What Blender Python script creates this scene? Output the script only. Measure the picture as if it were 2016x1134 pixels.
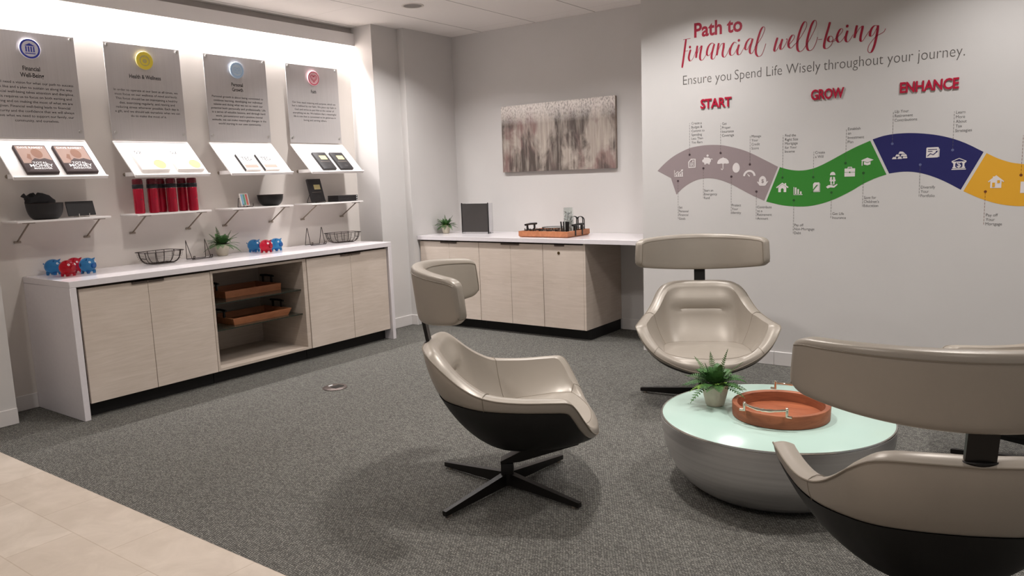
import bpy, bmesh, math, random
from mathutils import Vector, Matrix

for _o in list(bpy.data.objects):
    bpy.data.objects.remove(_o)
SC = bpy.context.scene
COL = SC.collection

# ------------------------------------------------------------ camera, world, light, exposure
CAM_POS = Vector((5.7452, -2.2250, 1.4724))
CAM_YAW, CAM_PITCH, CAM_ROLL = 36.1167, 8.2585, -2.0027      # degrees
FOCAL_PX = 1506.38
cd = bpy.data.cameras.new('camera')
cam = bpy.data.objects.new('camera', cd)
COL.objects.link(cam)
cd.sensor_width = 36.0
cd.lens = FOCAL_PX / 2016 * 36.0
cd.clip_start = 0.05
_y, _p, _r = (math.radians(a) for a in (CAM_YAW, CAM_PITCH, CAM_ROLL))
_f = Vector((-math.sin(_y) * math.cos(_p), math.cos(_y) * math.cos(_p), -math.sin(_p)))
_rt = Vector((math.cos(_y), math.sin(_y), 0))
_up = _rt.cross(_f)
_r2 = _rt * math.cos(_r) + _up * math.sin(_r)
_u2 = -_rt * math.sin(_r) + _up * math.cos(_r)
cam.matrix_world = Matrix(((_r2.x, _u2.x, -_f.x, CAM_POS.x), (_r2.y, _u2.y, -_f.y, CAM_POS.y),
                           (_r2.z, _u2.z, -_f.z, CAM_POS.z), (0, 0, 0, 1)))
SC.camera = cam

SC.view_settings.view_transform = 'Standard'
SC.view_settings.look = 'None'
SC.view_settings.gamma = 1.0
SC.view_settings.use_curve_mapping = False
SC.view_settings.exposure = -0.34

wd = bpy.data.worlds.new('world')
SC.world = wd
wd.use_nodes = True
wd.node_tree.nodes['Background'].inputs[0].default_value = (0.98, 0.985, 1.0, 1)
wd.node_tree.nodes['Background'].inputs[1].default_value = 0.27


def area(name, loc, size, size_y, power, color=(1, 0.97, 0.95), aim=(0, 0, -1), spread=180):
    l = bpy.data.lights.new(name, 'AREA')
    l.shape = 'RECTANGLE'
    l.size, l.size_y, l.energy, l.color = size, size_y, power, color
    l.spread = math.radians(spread)
    o = bpy.data.objects.new(name, l)
    COL.objects.link(o)
    o.location = loc
    o.rotation_euler = Vector(aim).to_track_quat('-Z', 'Y').to_euler()
    return o


def downlight(name, loc, power, size=0.16, color=(1, 0.968, 0.945)):
    l = bpy.data.lights.new(name, 'AREA')
    l.shape = 'DISK'
    l.size, l.energy, l.color = size, power, color
    l.spread = math.radians(132)
    o = bpy.data.objects.new(name, l)
    COL.objects.link(o)
    o.location = loc
    return o


# the wall-washing strip behind the fascia of the display niche
area('cove_strip_light', (0.032, 1.43, 2.83), 0.028, 3.25, 92, (1, 0.975, 0.975))
# the ceiling's recessed downlights
for _x, _yy, _e in ((1.12, 2.82, 54), (2.25, 2.82, 38), (3.45, 2.72, 35), (5.45, 2.72, 30), (7.4, 2.84, 40),
                    (1.9, 0.7, 34), (3.9, 0.9, 52), (5.5, 1.2, 42), (7.9, 0.7, 40),
                    (2.2, -1.7, 34), (4.2, -1.7, 34), (6.4, -1.9, 20)):
    downlight('downlight_lamp', (_x, _yy, 2.938), _e * 0.60, color=(1, 0.975, 0.965) if _yy > 2 else (1, 0.952, 0.912))


# ------------------------------------------------------------ materials
def lin(r, g, b):
    f = lambda c: (c / 255 / 12.92) if c / 255 <= 0.04045 else ((c / 255 + 0.055) / 1.055) ** 2.4
    return (f(r), f(g), f(b), 1.0)


def new_mat(name):
    m = bpy.data.materials.new(name)
    m.use_nodes = True
    return m, m.node_tree, m.node_tree.nodes['Principled BSDF']


def mat(name, rgb, rough=0.5, metal=0.0, vary=0.04, scale=(6, 6, 6), bump=0.0, bscale=200, trans=0.0, spec=0.5,
        coat=0.0, ior=1.45, detail=3.0, sheen=0.0):
    """principled surface whose colour drifts a little with noise"""
    m, nt, b = new_mat(name)
    c = lin(*rgb)
    tc = nt.nodes.new('ShaderNodeTexCoord')
    mp = nt.nodes.new('ShaderNodeMapping')
    mp.inputs['Scale'].default_value = scale
    nt.links.new(tc.outputs['Object'], mp.inputs[0])
    nz = nt.nodes.new('ShaderNodeTexNoise')
    nz.inputs['Scale'].default_value = 1.0
    nz.inputs['Detail'].default_value = detail
    nt.links.new(mp.outputs[0], nz.inputs['Vector'])
    rp = nt.nodes.new('ShaderNodeValToRGB')
    rp.color_ramp.elements[0].position = 0.3
    rp.color_ramp.elements[1].position = 0.7
    rp.color_ramp.elements[0].color = tuple(max(0, v * (1 - vary)) for v in c[:3]) + (1,)
    rp.color_ramp.elements[1].color = tuple(min(1, v * (1 + vary)) for v in c[:3]) + (1,)
    nt.links.new(nz.outputs['Fac'], rp.inputs[0])
    nt.links.new(rp.outputs[0], b.inputs['Base Color'])
    b.inputs['Roughness'].default_value = rough
    b.inputs['Metallic'].default_value = metal
    b.inputs['Specular IOR Level'].default_value = spec
    b.inputs['Transmission Weight'].default_value = trans
    b.inputs['IOR'].default_value = ior
    b.inputs['Coat Weight'].default_value = coat
    b.inputs['Coat Roughness'].default_value = 0.08
    b.inputs['Sheen Weight'].default_value = sheen
    if bump:
        n2 = nt.nodes.new('ShaderNodeTexNoise')
        n2.inputs['Scale'].default_value = bscale
        n2.inputs['Detail'].default_value = 2
        nt.links.new(tc.outputs['Object'], n2.inputs['Vector'])
        bp = nt.nodes.new('ShaderNodeBump')
        bp.inputs['Strength'].default_value = bump
        bp.inputs['Distance'].default_value = 0.002
        nt.links.new(n2.outputs['Fac'], bp.inputs['Height'])
        nt.links.new(bp.outputs[0], b.inputs['Normal'])
    return m


def wood(name, dark, light, axis_scale, rough=0.45, rings=2.0, bump=0.05):
    """grain stretched along the axis that carries the small scale"""
    m, nt, b = new_mat(name)
    tc = nt.nodes.new('ShaderNodeTexCoord')
    mp = nt.nodes.new('ShaderNodeMapping')
    mp.inputs['Scale'].default_value = axis_scale
    nt.links.new(tc.outputs['Object'], mp.inputs[0])
    nz = nt.nodes.new('ShaderNodeTexNoise')
    nz.inputs['Scale'].default_value = 1.0
    nz.inputs['Detail'].default_value = 6
    nz.inputs['Roughness'].default_value = 0.65
    nz.inputs['Distortion'].default_value = rings
    nt.links.new(mp.outputs[0], nz.inputs['Vector'])
    n2 = nt.nodes.new('ShaderNodeTexNoise')
    n2.inputs['Scale'].default_value = 3.0
    nt.links.new(tc.outputs['Object'], n2.inputs['Vector'])
    mx = nt.nodes.new('ShaderNodeMath')
    mx.operation = 'MULTIPLY_ADD'
    mx.inputs[1].default_value = 0.35
    nt.links.new(n2.outputs['Fac'], mx.inputs[0])
    sc = nt.nodes.new('ShaderNodeMath')
    sc.operation = 'MULTIPLY'
    sc.inputs[1].default_value = 0.65
    nt.links.new(nz.outputs['Fac'], sc.inputs[0])
    nt.links.new(sc.outputs[0], mx.inputs[2])
    rp = nt.nodes.new('ShaderNodeValToRGB')
    rp.color_ramp.elements[0].position = 0.32
    rp.color_ramp.elements[1].position = 0.68
    rp.color_ramp.elements[0].color = lin(*dark)
    rp.color_ramp.elements[1].color = lin(*light)
    nt.links.new(mx.outputs[0], rp.inputs[0])
    nt.links.new(rp.outputs[0], b.inputs['Base Color'])
    b.inputs['Roughness'].default_value = rough
    bp = nt.nodes.new('ShaderNodeBump')
    bp.inputs['Strength'].default_value = bump
    bp.inputs['Distance'].default_value = 0.001
    nt.links.new(nz.outputs['Fac'], bp.inputs['Height'])
    nt.links.new(bp.outputs[0], b.inputs['Normal'])
    return m


def carpet_mat():
    m, nt, b = new_mat('loop_carpet')
    tc = nt.nodes.new('ShaderNodeTexCoord')
    mp = nt.nodes.new('ShaderNodeMapping')
    mp.inputs['Rotation'].default_value = (0, 0, math.radians(8))
    nt.links.new(tc.outputs['Object'], mp.inputs[0])
    br = nt.nodes.new('ShaderNodeTexBrick')
    br.inputs['Color1'].default_value = lin(92, 90, 86)
    br.inputs['Color2'].default_value = lin(130, 128, 122)
    br.inputs['Mortar'].default_value = lin(54, 53, 51)
    br.inputs['Scale'].default_value = 1.0
    br.inputs['Brick Width'].default_value = 0.014
    br.inputs['Row Height'].default_value = 0.0085
    br.inputs['Mortar Size'].default_value = 0.0014
    br.inputs['Mortar Smooth'].default_value = 0.4
    br.inputs['Bias'].default_value = -0.15
    nt.links.new(mp.outputs[0], br.inputs['Vector'])
    nz = nt.nodes.new('ShaderNodeTexNoise')
    nz.inputs['Scale'].default_value = 190
    nz.inputs['Detail'].default_value = 2
    nt.links.new(tc.outputs['Object'], nz.inputs['Vector'])
    rp = nt.nodes.new('ShaderNodeValToRGB')
    rp.color_ramp.elements[0].position = 0.60
    rp.color_ramp.elements[1].position = 0.70
    rp.color_ramp.elements[0].color = (0, 0, 0, 1)
    rp.color_ramp.elements[1].color = (1, 1, 1, 1)
    nt.links.new(nz.outputs['Fac'], rp.inputs[0])
    mix = nt.nodes.new('ShaderNodeMix')
    mix.data_type = 'RGBA'
    nt.links.new(rp.outputs[0], mix.inputs[0])
    nt.links.new(br.outputs['Color'], mix.inputs[6])
    mix.inputs[7].default_value = lin(176, 171, 160)
    nt.links.new(mix.outputs[2], b.inputs['Base Color'])
    b.inputs['Roughness'].default_value = 0.95
    b.inputs['Specular IOR Level'].default_value = 0.15
    bp = nt.nodes.new('ShaderNodeBump')
    bp.inputs['Strength'].default_value = 0.7
    bp.inputs['Distance'].default_value = 0.003
    nt.links.new(br.outputs['Fac'], bp.inputs['Height'])
    bp.invert = True
    nt.links.new(bp.outputs[0], b.inputs['Normal'])
    return m


def tile_mat():
    m, nt, b = new_mat('stone_tile')
    tc = nt.nodes.new('ShaderNodeTexCoord')
    mp = nt.nodes.new('ShaderNodeMapping')
    mp.inputs['Location'].default_value = (-0.17, 0.55, 0)
    nt.links.new(tc.outputs['Object'], mp.inputs[0])
    br = nt.nodes.new('ShaderNodeTexBrick')
    br.inputs['Color1'].default_value = lin(199, 186, 173)
    br.inputs['Color2'].default_value = lin(191, 177, 163)
    br.inputs['Mortar'].default_value = lin(178, 163, 147)
    br.inputs['Scale'].default_value = 1.0
    br.inputs['Brick Width'].default_value = 0.61
    br.inputs['Row Height'].default_value = 0.27
    br.inputs['Mortar Size'].default_value = 0.0025
    nt.links.new(mp.outputs[0], br.inputs['Vector'])
    nz = nt.nodes.new('ShaderNodeTexNoise')
    nz.inputs['Scale'].default_value = 5
    nz.inputs['Detail'].default_value = 7
    nz.inputs['Roughness'].default_value = 0.6
    nz.inputs['Distortion'].default_value = 0.8
    nt.links.new(tc.outputs['Object'], nz.inputs['Vector'])
    rp = nt.nodes.new('ShaderNodeValToRGB')
    rp.color_ramp.elements[0].position = 0.35
    rp.color_ramp.elements[1].position = 0.68
    rp.color_ramp.elements[0].color = (0.84, 0.83, 0.81, 1)
    rp.color_ramp.elements[1].color = (1, 1, 1, 1)
    nt.links.new(nz.outputs['Fac'], rp.inputs[0])
    mix = nt.nodes.new('ShaderNodeMix')
    mix.data_type = 'RGBA'
    mix.blend_type = 'MULTIPLY'
    mix.inputs[0].default_value = 1.0
    nt.links.new(br.outputs['Color'], mix.inputs[6])
    nt.links.new(rp.outputs[0], mix.inputs[7])
    nt.links.new(mix.outputs[2], b.inputs['Base Color'])
    b.inputs['Roughness'].default_value = 0.5
    return m


def ceiling_mat():
    """white acoustic panels with thin dark seams along the room and across it"""
    m, nt, b = new_mat('ceiling_panels')
    tc = nt.nodes.new('ShaderNodeTexCoord')
    sp = nt.nodes.new('ShaderNodeSeparateXYZ')
    nt.links.new(tc.outputs['Object'], sp.inputs[0])

    def seam(out, origin, step, width):
        a = nt.nodes.new('ShaderNodeMath'); a.operation = 'SUBTRACT'; a.inputs[1].default_value = origin
        nt.links.new(out, a.inputs[0])
        w = nt.nodes.new('ShaderNodeMath'); w.operation = 'PINGPONG'; w.inputs[1].default_value = step / 2
        nt.links.new(a.outputs[0], w.inputs[0])
        l = nt.nodes.new('ShaderNodeMath'); l.operation = 'LESS_THAN'; l.inputs[1].default_value = width
        nt.links.new(w.outputs[0], l.inputs[0])
        return l.outputs[0]
    s1 = seam(sp.outputs['X'], 0.79, 0.665, 0.0045)
    s2 = seam(sp.outputs['Y'], 2.49, 1.5, 0.002)
    h = nt.nodes.new('ShaderNodeMath'); h.operation = 'MULTIPLY'; h.inputs[1].default_value = 0.4
    nt.links.new(s2, h.inputs[0])
    mx = nt.nodes.new('ShaderNodeMath'); mx.operation = 'MAXIMUM'
    nt.links.new(s1, mx.inputs[0]); nt.links.new(h.outputs[0], mx.inputs[1])
    mix = nt.nodes.new('ShaderNodeMix')
    mix.data_type = 'RGBA'
    nt.links.new(mx.outputs[0], mix.inputs[0])
    mix.inputs[6].default_value = lin(234, 228, 223)
    mix.inputs[7].default_value = lin(140, 130, 124)
    nt.links.new(mix.outputs[2], b.inputs['Base Color'])
    b.inputs['Roughness'].default_value = 0.85
    return m


def painting_mat():
    """abstract canvas: vertical drips of umber and mauve below a pale flaking top edge"""
    m, nt, b = new_mat('abstract_drip_paint')
    tc = nt.nodes.new('ShaderNodeTexCoord')
    N = nt.nodes.new
    L = nt.links.new

    def noise(scale, s, detail, dist=0.0, loc=(0, 0, 0), rough=0.55):
        mp = N('ShaderNodeMapping'); mp.inputs['Scale'].default_value = scale
        mp.inputs['Location'].default_value = loc
        L(tc.outputs['Object'], mp.inputs[0])
        nz = N('ShaderNodeTexNoise'); nz.inputs['Scale'].default_value = s
        nz.inputs['Detail'].default_value = detail; nz.inputs['Distortion'].default_value = dist
        nz.inputs['Roughness'].default_value = rough
        L(mp.outputs[0], nz.inputs['Vector'])
        return nz.outputs['Fac']

    def ramp(src, a, c, lo=0.0, hi=1.0):
        r = N('ShaderNodeMapRange'); r.inputs[1].default_value = a; r.inputs[2].default_value = c
        r.inputs[3].default_value = lo; r.inputs[4].default_value = hi
        L(src, r.inputs[0]); return r.outputs[0]

    def mixc(fac, c1, c2):
        x = N('ShaderNodeMix'); x.data_type = 'RGBA'
        L(fac, x.inputs[0])
        if isinstance(c1, tuple): x.inputs[6].default_value = c1
        else: L(c1, x.inputs[6])
        if isinstance(c2, tuple): x.inputs[7].default_value = c2
        else: L(c2, x.inputs[7])
        return x.outputs[2]

    def mul(a, c):
        x = N('ShaderNodeMath'); x.operation = 'MULTIPLY'; L(a, x.inputs[0]); L(c, x.inputs[1]); return x.outputs[0]
    sp = N('ShaderNodeSeparateXYZ'); L(tc.outputs['Object'], sp.inputs[0])
    z = sp.outputs['Z']                                  # 0 at the bottom edge, 0.657 at the top
    drip = noise((4.6, 1, 2.4), 1.0, 5, 0.4, (0.35, 0, 0.2))
    streak = noise((34, 1, 3.0), 1.0, 5)
    mauve = noise((4.4, 1, 2.2), 1.0, 4, 0.3, (3.1, 0, 1.7))
    fleck = noise((60, 1, 40), 1.0, 4)
    topmask = ramp(z, 0.46, 0.62)
    c = mixc(ramp(streak, 0.35, 0.7), lin(182, 171, 160), lin(146, 133, 124))
    mm = mul(ramp(mauve, 0.50, 0.60), ramp(streak, 0.3, 0.6, 0.5, 1.0))
    c = mixc(mm, c, lin(128, 100, 96))
    dd = mul(ramp(drip, 0.45, 0.56), ramp(streak, 0.36, 0.56, 0.5, 1.0))
    c = mixc(dd, c, lin(74, 64, 58))
    tt = mul(topmask, ramp(fleck, 0.36, 0.56, 0.35, 1.0))
    c = mixc(tt, c, lin(240, 232, 226))
    L(c, b.inputs['Base Color'])
    b.inputs['Roughness'].default_value = 0.5
    bp = N('ShaderNodeBump'); bp.inputs['Strength'].default_value = 0.4; bp.inputs['Distance'].default_value = 0.003
    L(fleck, bp.inputs['Height']); L(bp.outputs[0], b.inputs['Normal'])
    return m


def brushed(name, rgb, rough, scale, vary=0.12):
    m = mat(name, rgb, rough, 0.86, vary, scale, detail=5)
    return m


M = {}
M['wall'] = mat('white_wall_paint', (208, 204, 201), 0.7, vary=0.012, scale=(3, 3, 3), bump=0.03, bscale=300)
M['niche'] = mat('warm_niche_paint', (216, 208, 201), 0.7, vary=0.015, scale=(3, 3, 3), bump=0.03, bscale=300)
M['trim'] = mat('white_trim_paint', (218, 213, 210), 0.45, vary=0.01)
M['reveal'] = mat('shade_grey_reveal', (168, 162, 158), 0.8)  # darker grey stands in for the shade of the recess above the fascia
M['fascia'] = mat('white_fascia_paint', (236, 232, 231), 0.7, vary=0.01)
M['ceiling'] = ceiling_mat()
M['carpet'] = carpet_mat()
M['tile'] = tile_mat()
M['quartz'] = mat('white_quartz', (222, 216, 218), 0.22, vary=0.02, scale=(40, 40, 40), coat=0.3)
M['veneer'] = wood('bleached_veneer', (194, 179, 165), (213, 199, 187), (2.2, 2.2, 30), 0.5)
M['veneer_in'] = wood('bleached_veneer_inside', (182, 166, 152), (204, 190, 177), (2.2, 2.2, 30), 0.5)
M['gap'] = mat('dark_cabinet_gap', (52, 40, 32), 0.7)
M['toe'] = mat('black_toe_kick', (18, 16, 16), 0.6)
M['black_metal'] = mat('black_metal', (26, 24, 23), 0.45, 0.2)
M['bronze_pull'] = mat('dark_bronze_pull', (96, 86, 80), 0.4, 0.7)
M['leather'] = mat('taupe_leather', (153, 144, 133), 0.36, 0.12, vary=0.03, scale=(5, 5, 5), bump=0.10, bscale=420, spec=0.55)
M['leather_seam'] = mat('taupe_leather_piping', (124, 114, 101), 0.45, 0.1, bump=0.1, bscale=400)
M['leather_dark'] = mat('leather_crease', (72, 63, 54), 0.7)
M['shell'] = mat('black_shell', (20, 18, 17), 0.5, vary=0.05, bump=0.06, bscale=300)
M['chair_metal'] = mat('black_powder_coat', (24, 21, 19), 0.42, 0.3)
M['steel'] = brushed('brushed_steel', (212, 210, 209), 0.36, (1.5, 1.5, 60), 0.10)
M['steel_rim'] = mat('polished_rim', (205, 203, 198), 0.2, 1.0)
M['glass_top'] = mat('pale_green_back_painted_glass', (172, 196, 186), 0.2, vary=0.02, scale=(3, 3, 3))
M['acacia'] = wood('acacia_wood', (122, 62, 38), (178, 104, 68), (3, 14, 14), 0.42)
M['acacia_dark'] = wood('acacia_wood_rim', (112, 60, 38), (168, 100, 66), (4, 4, 24), 0.5)
M['tray_wood'] = wood('orange_tray_wood', (152, 92, 60), (198, 132, 92), (12, 3, 12), 0.5)
M['chrome'] = mat('polished_nickel', (225, 215, 200), 0.12, 1.0)
M['panel'] = mat('satin_aluminium_panel', (192, 187, 186), 0.5, 0.25, 0.03, (1, 90, 1))
M['standoff'] = mat('steel_standoff', (184, 180, 176), 0.35, 0.5)
M['ink'] = mat('dark_sign_ink', (52, 48, 48), 0.6)
M['ink_soft'] = mat('grey_vinyl_text', (92, 86, 82), 0.6)
M['red_vinyl'] = mat('crimson_vinyl', (160, 22, 52), 0.5)
M['red_letter'] = mat('crimson_acrylic', (180, 24, 56), 0.35)
M['band_grey'] = mat('mauve_grey_vinyl', (152, 137, 138), 0.5, vary=0.01)
M['band_green'] = mat('green_vinyl', (52, 132, 44), 0.5, vary=0.01)
M['band_blue'] = mat('navy_vinyl', (30, 30, 92), 0.5, vary=0.01)
M['band_yellow'] = mat('amber_vinyl', (226, 166, 44), 0.5, vary=0.01)
M['dot_dark'] = mat('dark_mauve_vinyl', (72, 56, 60), 0.5)
M['dot_green'] = mat('dark_green_vinyl', (36, 84, 34), 0.5)
M['dot_blue'] = mat('slate_blue_vinyl', (92, 98, 140), 0.5)
M['dot_brown'] = mat('brown_vinyl', (112, 58, 22), 0.5)
M['icon'] = mat('white_vinyl', (226, 218, 216), 0.5, vary=0.01)
M['white_plastic'] = mat('white_acrylic_shelf', (238, 233, 230), 0.35, vary=0.01)
M['bracket'] = mat('satin_nickel_bracket', (150, 138, 126), 0.4, 0.7)
M['pot'] = mat('stoneware_pot', (206, 196, 178), 0.6, vary=0.08, scale=(30, 30, 30), bump=0.1, bscale=120)
M['soil'] = mat('dark_moss', (32, 36, 22), 0.9)
M['leaf'] = mat('fern_green', (62, 102, 50), 0.5, vary=0.35, scale=(40, 40, 40))
M['leaf_light'] = mat('young_fern_green', (128, 168, 74), 0.5, vary=0.25, scale=(40, 40, 40))
M['leaf_dark'] = mat('fern_tip_umber', (74, 96, 56), 0.55, vary=0.3, scale=(40, 40, 40))
M['wire'] = mat('dark_bronze_wire', (48, 36, 32), 0.5, 0.5)
M['pig_blue'] = mat('clear_blue_plastic', (62, 150, 216), 0.05, trans=0.85, ior=1.12, coat=0.5)
M['pig_red'] = mat('clear_red_plastic', (226, 40, 72), 0.05, trans=0.85, ior=1.12, coat=0.5)
M['white_print'] = mat('white_print', (236, 236, 236), 0.8, spec=0.12)
M['bottle_red'] = mat('red_anodised_metal', (180, 22, 52), 0.25, 0.45, coat=0.3)
M['bottle_lid'] = mat('clear_crimson_lid', (120, 30, 44), 0.15, trans=0.4)
M['bottle_band'] = mat('black_bottle_collar', (34, 32, 36), 0.5)
M['black_cloth'] = mat('black_cloth', (30, 28, 30), 0.9, bump=0.3, bscale=90)
M['black_card'] = mat('black_cover', (34, 31, 32), 0.5)
M['screen'] = mat('dark_insert_sheet', (60, 57, 55), 0.35, vary=0.06)
M['acrylic'] = mat('clear_acrylic', (235, 235, 238), 0.05, trans=0.95)
M['clear_glass'] = mat('clear_glass', (240, 244, 242), 0.02, trans=0.97)
M['shelf_glass'] = mat('smoky_shelf_glass', (120, 124, 112), 0.05, trans=0.85)
M['glass_edge'] = mat('dark_glass_edge', (34, 40, 32), 0.2)
M['paper'] = mat('white_paper', (236, 230, 226), 0.8, spec=0.12)
M['cover_grey'] = mat('dark_grey_cover', (84, 74, 74), 0.8, spec=0.12)
M['cover_pink'] = mat('pale_pink_cover_print', (158, 134, 124), 0.8, spec=0.12)
M['skin_print'] = mat('printed_skin_tone', (136, 104, 90), 0.8, spec=0.12)
M['shirt_print'] = mat('printed_grey_shirt', (84, 74, 74), 0.8, spec=0.12)
M['cream_print'] = mat('cream_print', (206, 192, 140), 0.8, spec=0.12)
M['pink_print'] = mat('pale_pink_print', (196, 150, 140), 0.8, spec=0.12)
M['grey_print'] = mat('grey_print', (64, 62, 62), 0.8, spec=0.12)
M['bars_print'] = mat('mint_print', (110, 176, 150), 0.5)
M['coral_print'] = mat('coral_print', (224, 120, 110), 0.5)
M['sky_print'] = mat('sky_print', (150, 196, 226), 0.5)
M['em_blue'] = mat('royal_blue_print', (58, 70, 176), 0.4)
M['em_yellow'] = mat('yellow_print', (242, 220, 78), 0.4)
M['em_sky'] = mat('sky_blue_print', (172, 206, 240), 0.4)
M['em_pink'] = mat('rose_print', (216, 70, 98), 0.4)
M['em_base'] = mat('frosted_white_disc', (228, 226, 236), 0.35)
M['em_base_y'] = mat('frosted_yellow_disc', (206, 192, 128), 0.35)
M['em_base_s'] = mat('frosted_sky_disc', (206, 224, 244), 0.35)
M['em_base_p'] = mat('frosted_pink_disc', (246, 196, 204), 0.35)
M['brass'] = mat('brass_lock', (120, 100, 70), 0.35, 0.9)
M['floor_box'] = mat('grey_floor_box_metal', (104, 94, 90), 0.4, 0.6)
M['canvas'] = painting_mat()
M['canvas_edge'] = mat('painted_canvas_edge', (150, 136, 126), 0.6, vary=0.2, scale=(4, 4, 20))
M['can'] = mat('grey_recessed_reflector', (138, 131, 126), 0.5, vary=0.01)
M['can_rim'] = mat('white_rim', (214, 206, 198), 0.4)


# ------------------------------------------------------------ mesh helpers
def box(bm, x0, x1, y0, y1, z0, z1, bev=0.0, seg=2, mtx=None):
    vs = [bm.verts.new((x, y, z)) for z in (z0, z1) for y in (y0, y1) for x in (x0, x1)]
    fs = [bm.faces.new([vs[i] for i in f]) for f in
          ((0, 2, 3, 1), (4, 5, 7, 6), (0, 1, 5, 4), (2, 6, 7, 3), (0, 4, 6, 2), (1, 3, 7, 5))]
    if mtx is not None:
        bmesh.ops.transform(bm, matrix=mtx, verts=vs)
    if bev:
        es = list({e for f in fs for e in f.edges})
        bmesh.ops.bevel(bm, geom=es, offset=bev, segments=seg, affect='EDGES', profile=0.5)


def loft(bm, rings, closed=True, cap0=False, cap1=False, wrap=False):
    """skin consecutive rings of equal length"""
    rv = [[bm.verts.new(p) for p in r] for r in rings]
    n = len(rings[0])
    pairs = list(zip(rv, rv[1:])) + ([(rv[-1], rv[0])] if wrap else [])
    for a, c in pairs:
        for i in range(n if closed else n - 1):
            j = (i + 1) % n
            bm.faces.new((a[i], a[j], c[j], c[i]))
    if cap0:
        bm.faces.new(list(reversed(rv[0])))
    if cap1:
        bm.faces.new(rv[-1])
    return rv


def lathe(bm, prof, seg=32, c=(0, 0), cap0=True, cap1=True):
    rings = [[(c[0] + r * math.cos(2 * math.pi * i / seg), c[1] + r * math.sin(2 * math.pi * i / seg), z)
              for i in range(seg)] for r, z in prof]
    loft(bm, rings, True, cap0 and prof[0][0] > 1e-6, cap1 and prof[-1][0] > 1e-6)


def cyl(bm, p0, p1, r0, r1=None, seg=16):
    tube(bm, [p0, p1], r0, seg, radii=[r0, r0 if r1 is None else r1])


def tube(bm, pts, r, seg=6, closed=False, radii=None):
    pts = [Vector(p) for p in pts]
    n = len(pts)
    tans = []
    for i in range(n):
        a = pts[(i - 1) % n] if (closed or i > 0) else pts[i]
        c = pts[(i + 1) % n] if (closed or i < n - 1) else pts[i]
        t = (c - a)
        tans.append(t.normalized() if t.length > 1e-9 else Vector((0, 0, 1)))
    nrm = tans[0].orthogonal().normalized()
    rings = []
    for i in range(n):
        t = tans[i]
        nrm = (nrm - t * nrm.dot(t))
        nrm = nrm.normalized() if nrm.length > 1e-6 else t.orthogonal().normalized()
        bn = t.cross(nrm)
        rr = radii[i] if radii else r
        rings.append([pts[i] + (nrm * math.cos(2 * math.pi * k / seg) + bn * math.sin(2 * math.pi * k / seg)) * rr
                      for k in range(seg)])
    loft(bm, rings, True, not closed, not closed, wrap=closed)


def ellipsoid(bm, c, rx, ry, rz, u=20, v=12, mtx=None):
    g = bmesh.ops.create_uvsphere(bm, u_segments=u, v_segments=v, radius=1.0)['verts']
    m = Matrix.Translation(c) @ (mtx or Matrix()) @ Matrix.Diagonal((rx, ry, rz, 1))
    bmesh.ops.transform(bm, matrix=m, verts=g)


def poly_prism(bm, pts, h, to3):
    """pts 2D outline, h thickness along the third axis; to3 maps (a, b, depth) to 3D"""
    lo = [bm.verts.new(to3(a, b, 0)) for a, b in pts]
    if h == 0:
        bm.faces.new(lo)
        return
    hi = [bm.verts.new(to3(a, b, h)) for a, b in pts]
    n = len(pts)
    bm.faces.new(hi)
    bm.faces.new(list(reversed(lo)))
    for i in range(n):
        bm.faces.new((lo[i], lo[(i + 1) % n], hi[(i + 1) % n], hi[i]))


def catmull(keys, n, closed=False):
    """n samples of a centripetal-ish spline through the key points (any dimension)"""
    K = [list(k) for k in keys]
    m = len(K)
    out = []
    tot = m if closed else m - 1
    for i in range(n):
        t = i / (n if closed else n - 1) * tot
        k = min(int(t), tot - 1)
        u = t - k
        g = (lambda j: K[j % m]) if closed else (lambda j: K[max(0, min(m - 1, j))])
        p0, p1, p2, p3 = g(k - 1), g(k), g(k + 1), g(k + 2)
        out.append(tuple(0.5 * ((2 * b) + (c - a) * u + (2 * a - 5 * b + 4 * c - d) * u * u +
                                (3 * b - a - 3 * c + d) * u ** 3) for a, b, c, d in zip(p0, p1, p2, p3)))
    return out


def finish(name, bm, m, parent=None, smooth=True, loc=None, rot=None, kind=None, label=None, angle=38, fixn=True):
    if fixn:
        bmesh.ops.recalc_face_normals(bm, faces=bm.faces)
    if smooth:
        ca = math.radians(angle)
        for f in bm.faces:
            f.smooth = True
        for e in bm.edges:
            if len(e.link_faces) == 2 and e.calc_face_angle(0) > ca:
                e.smooth = False
    me = bpy.data.meshes.new(name)
    bm.to_mesh(me)
    bm.free()
    me.materials.append(m)
    o = bpy.data.objects.new(name, me)
    COL.objects.link(o)
    if parent:
        o.parent = parent
    if loc:
        o.location = loc
    if rot:
        o.rotation_euler = rot
    if kind:
        o['kind'] = kind
    if label:
        o['label'] = label
    return o


def add(name, m, fn, parent=None, **kw):
    bm = bmesh.new()
    fn(bm)
    return finish(name, bm, m, parent, **kw)


def thing(name, label, cat, loc=(0, 0, 0), rz=0.0, group=None):
    o = bpy.data.objects.new(name, None)
    o.empty_display_size = 0.05
    COL.objects.link(o)
    o.location = loc
    o.rotation_euler = (0, 0, rz)
    o['label'] = label
    o['category'] = cat
    if group:
        o['group'] = group
    return o


def tag(o, label, cat, group=None):
    o['label'] = label
    o['category'] = cat
    if group:
        o['group'] = group
    return o


def dup(root, loc, rz=None, label=None, group=None):
    r = root.copy()
    COL.objects.link(r)
    r.location = loc
    if rz is not None:
        r.rotation_euler = (0, 0, rz)
    if label:
        r['label'] = label
    if group:
        r['group'] = group

    def kids(src, dst):
        for ch in [o for o in bpy.data.objects if o.parent == src]:
            c = ch.copy()
            COL.objects.link(c)
            c.parent = dst
            kids(ch, c)
    kids(root, r)
    return r


_tc = {}


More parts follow.
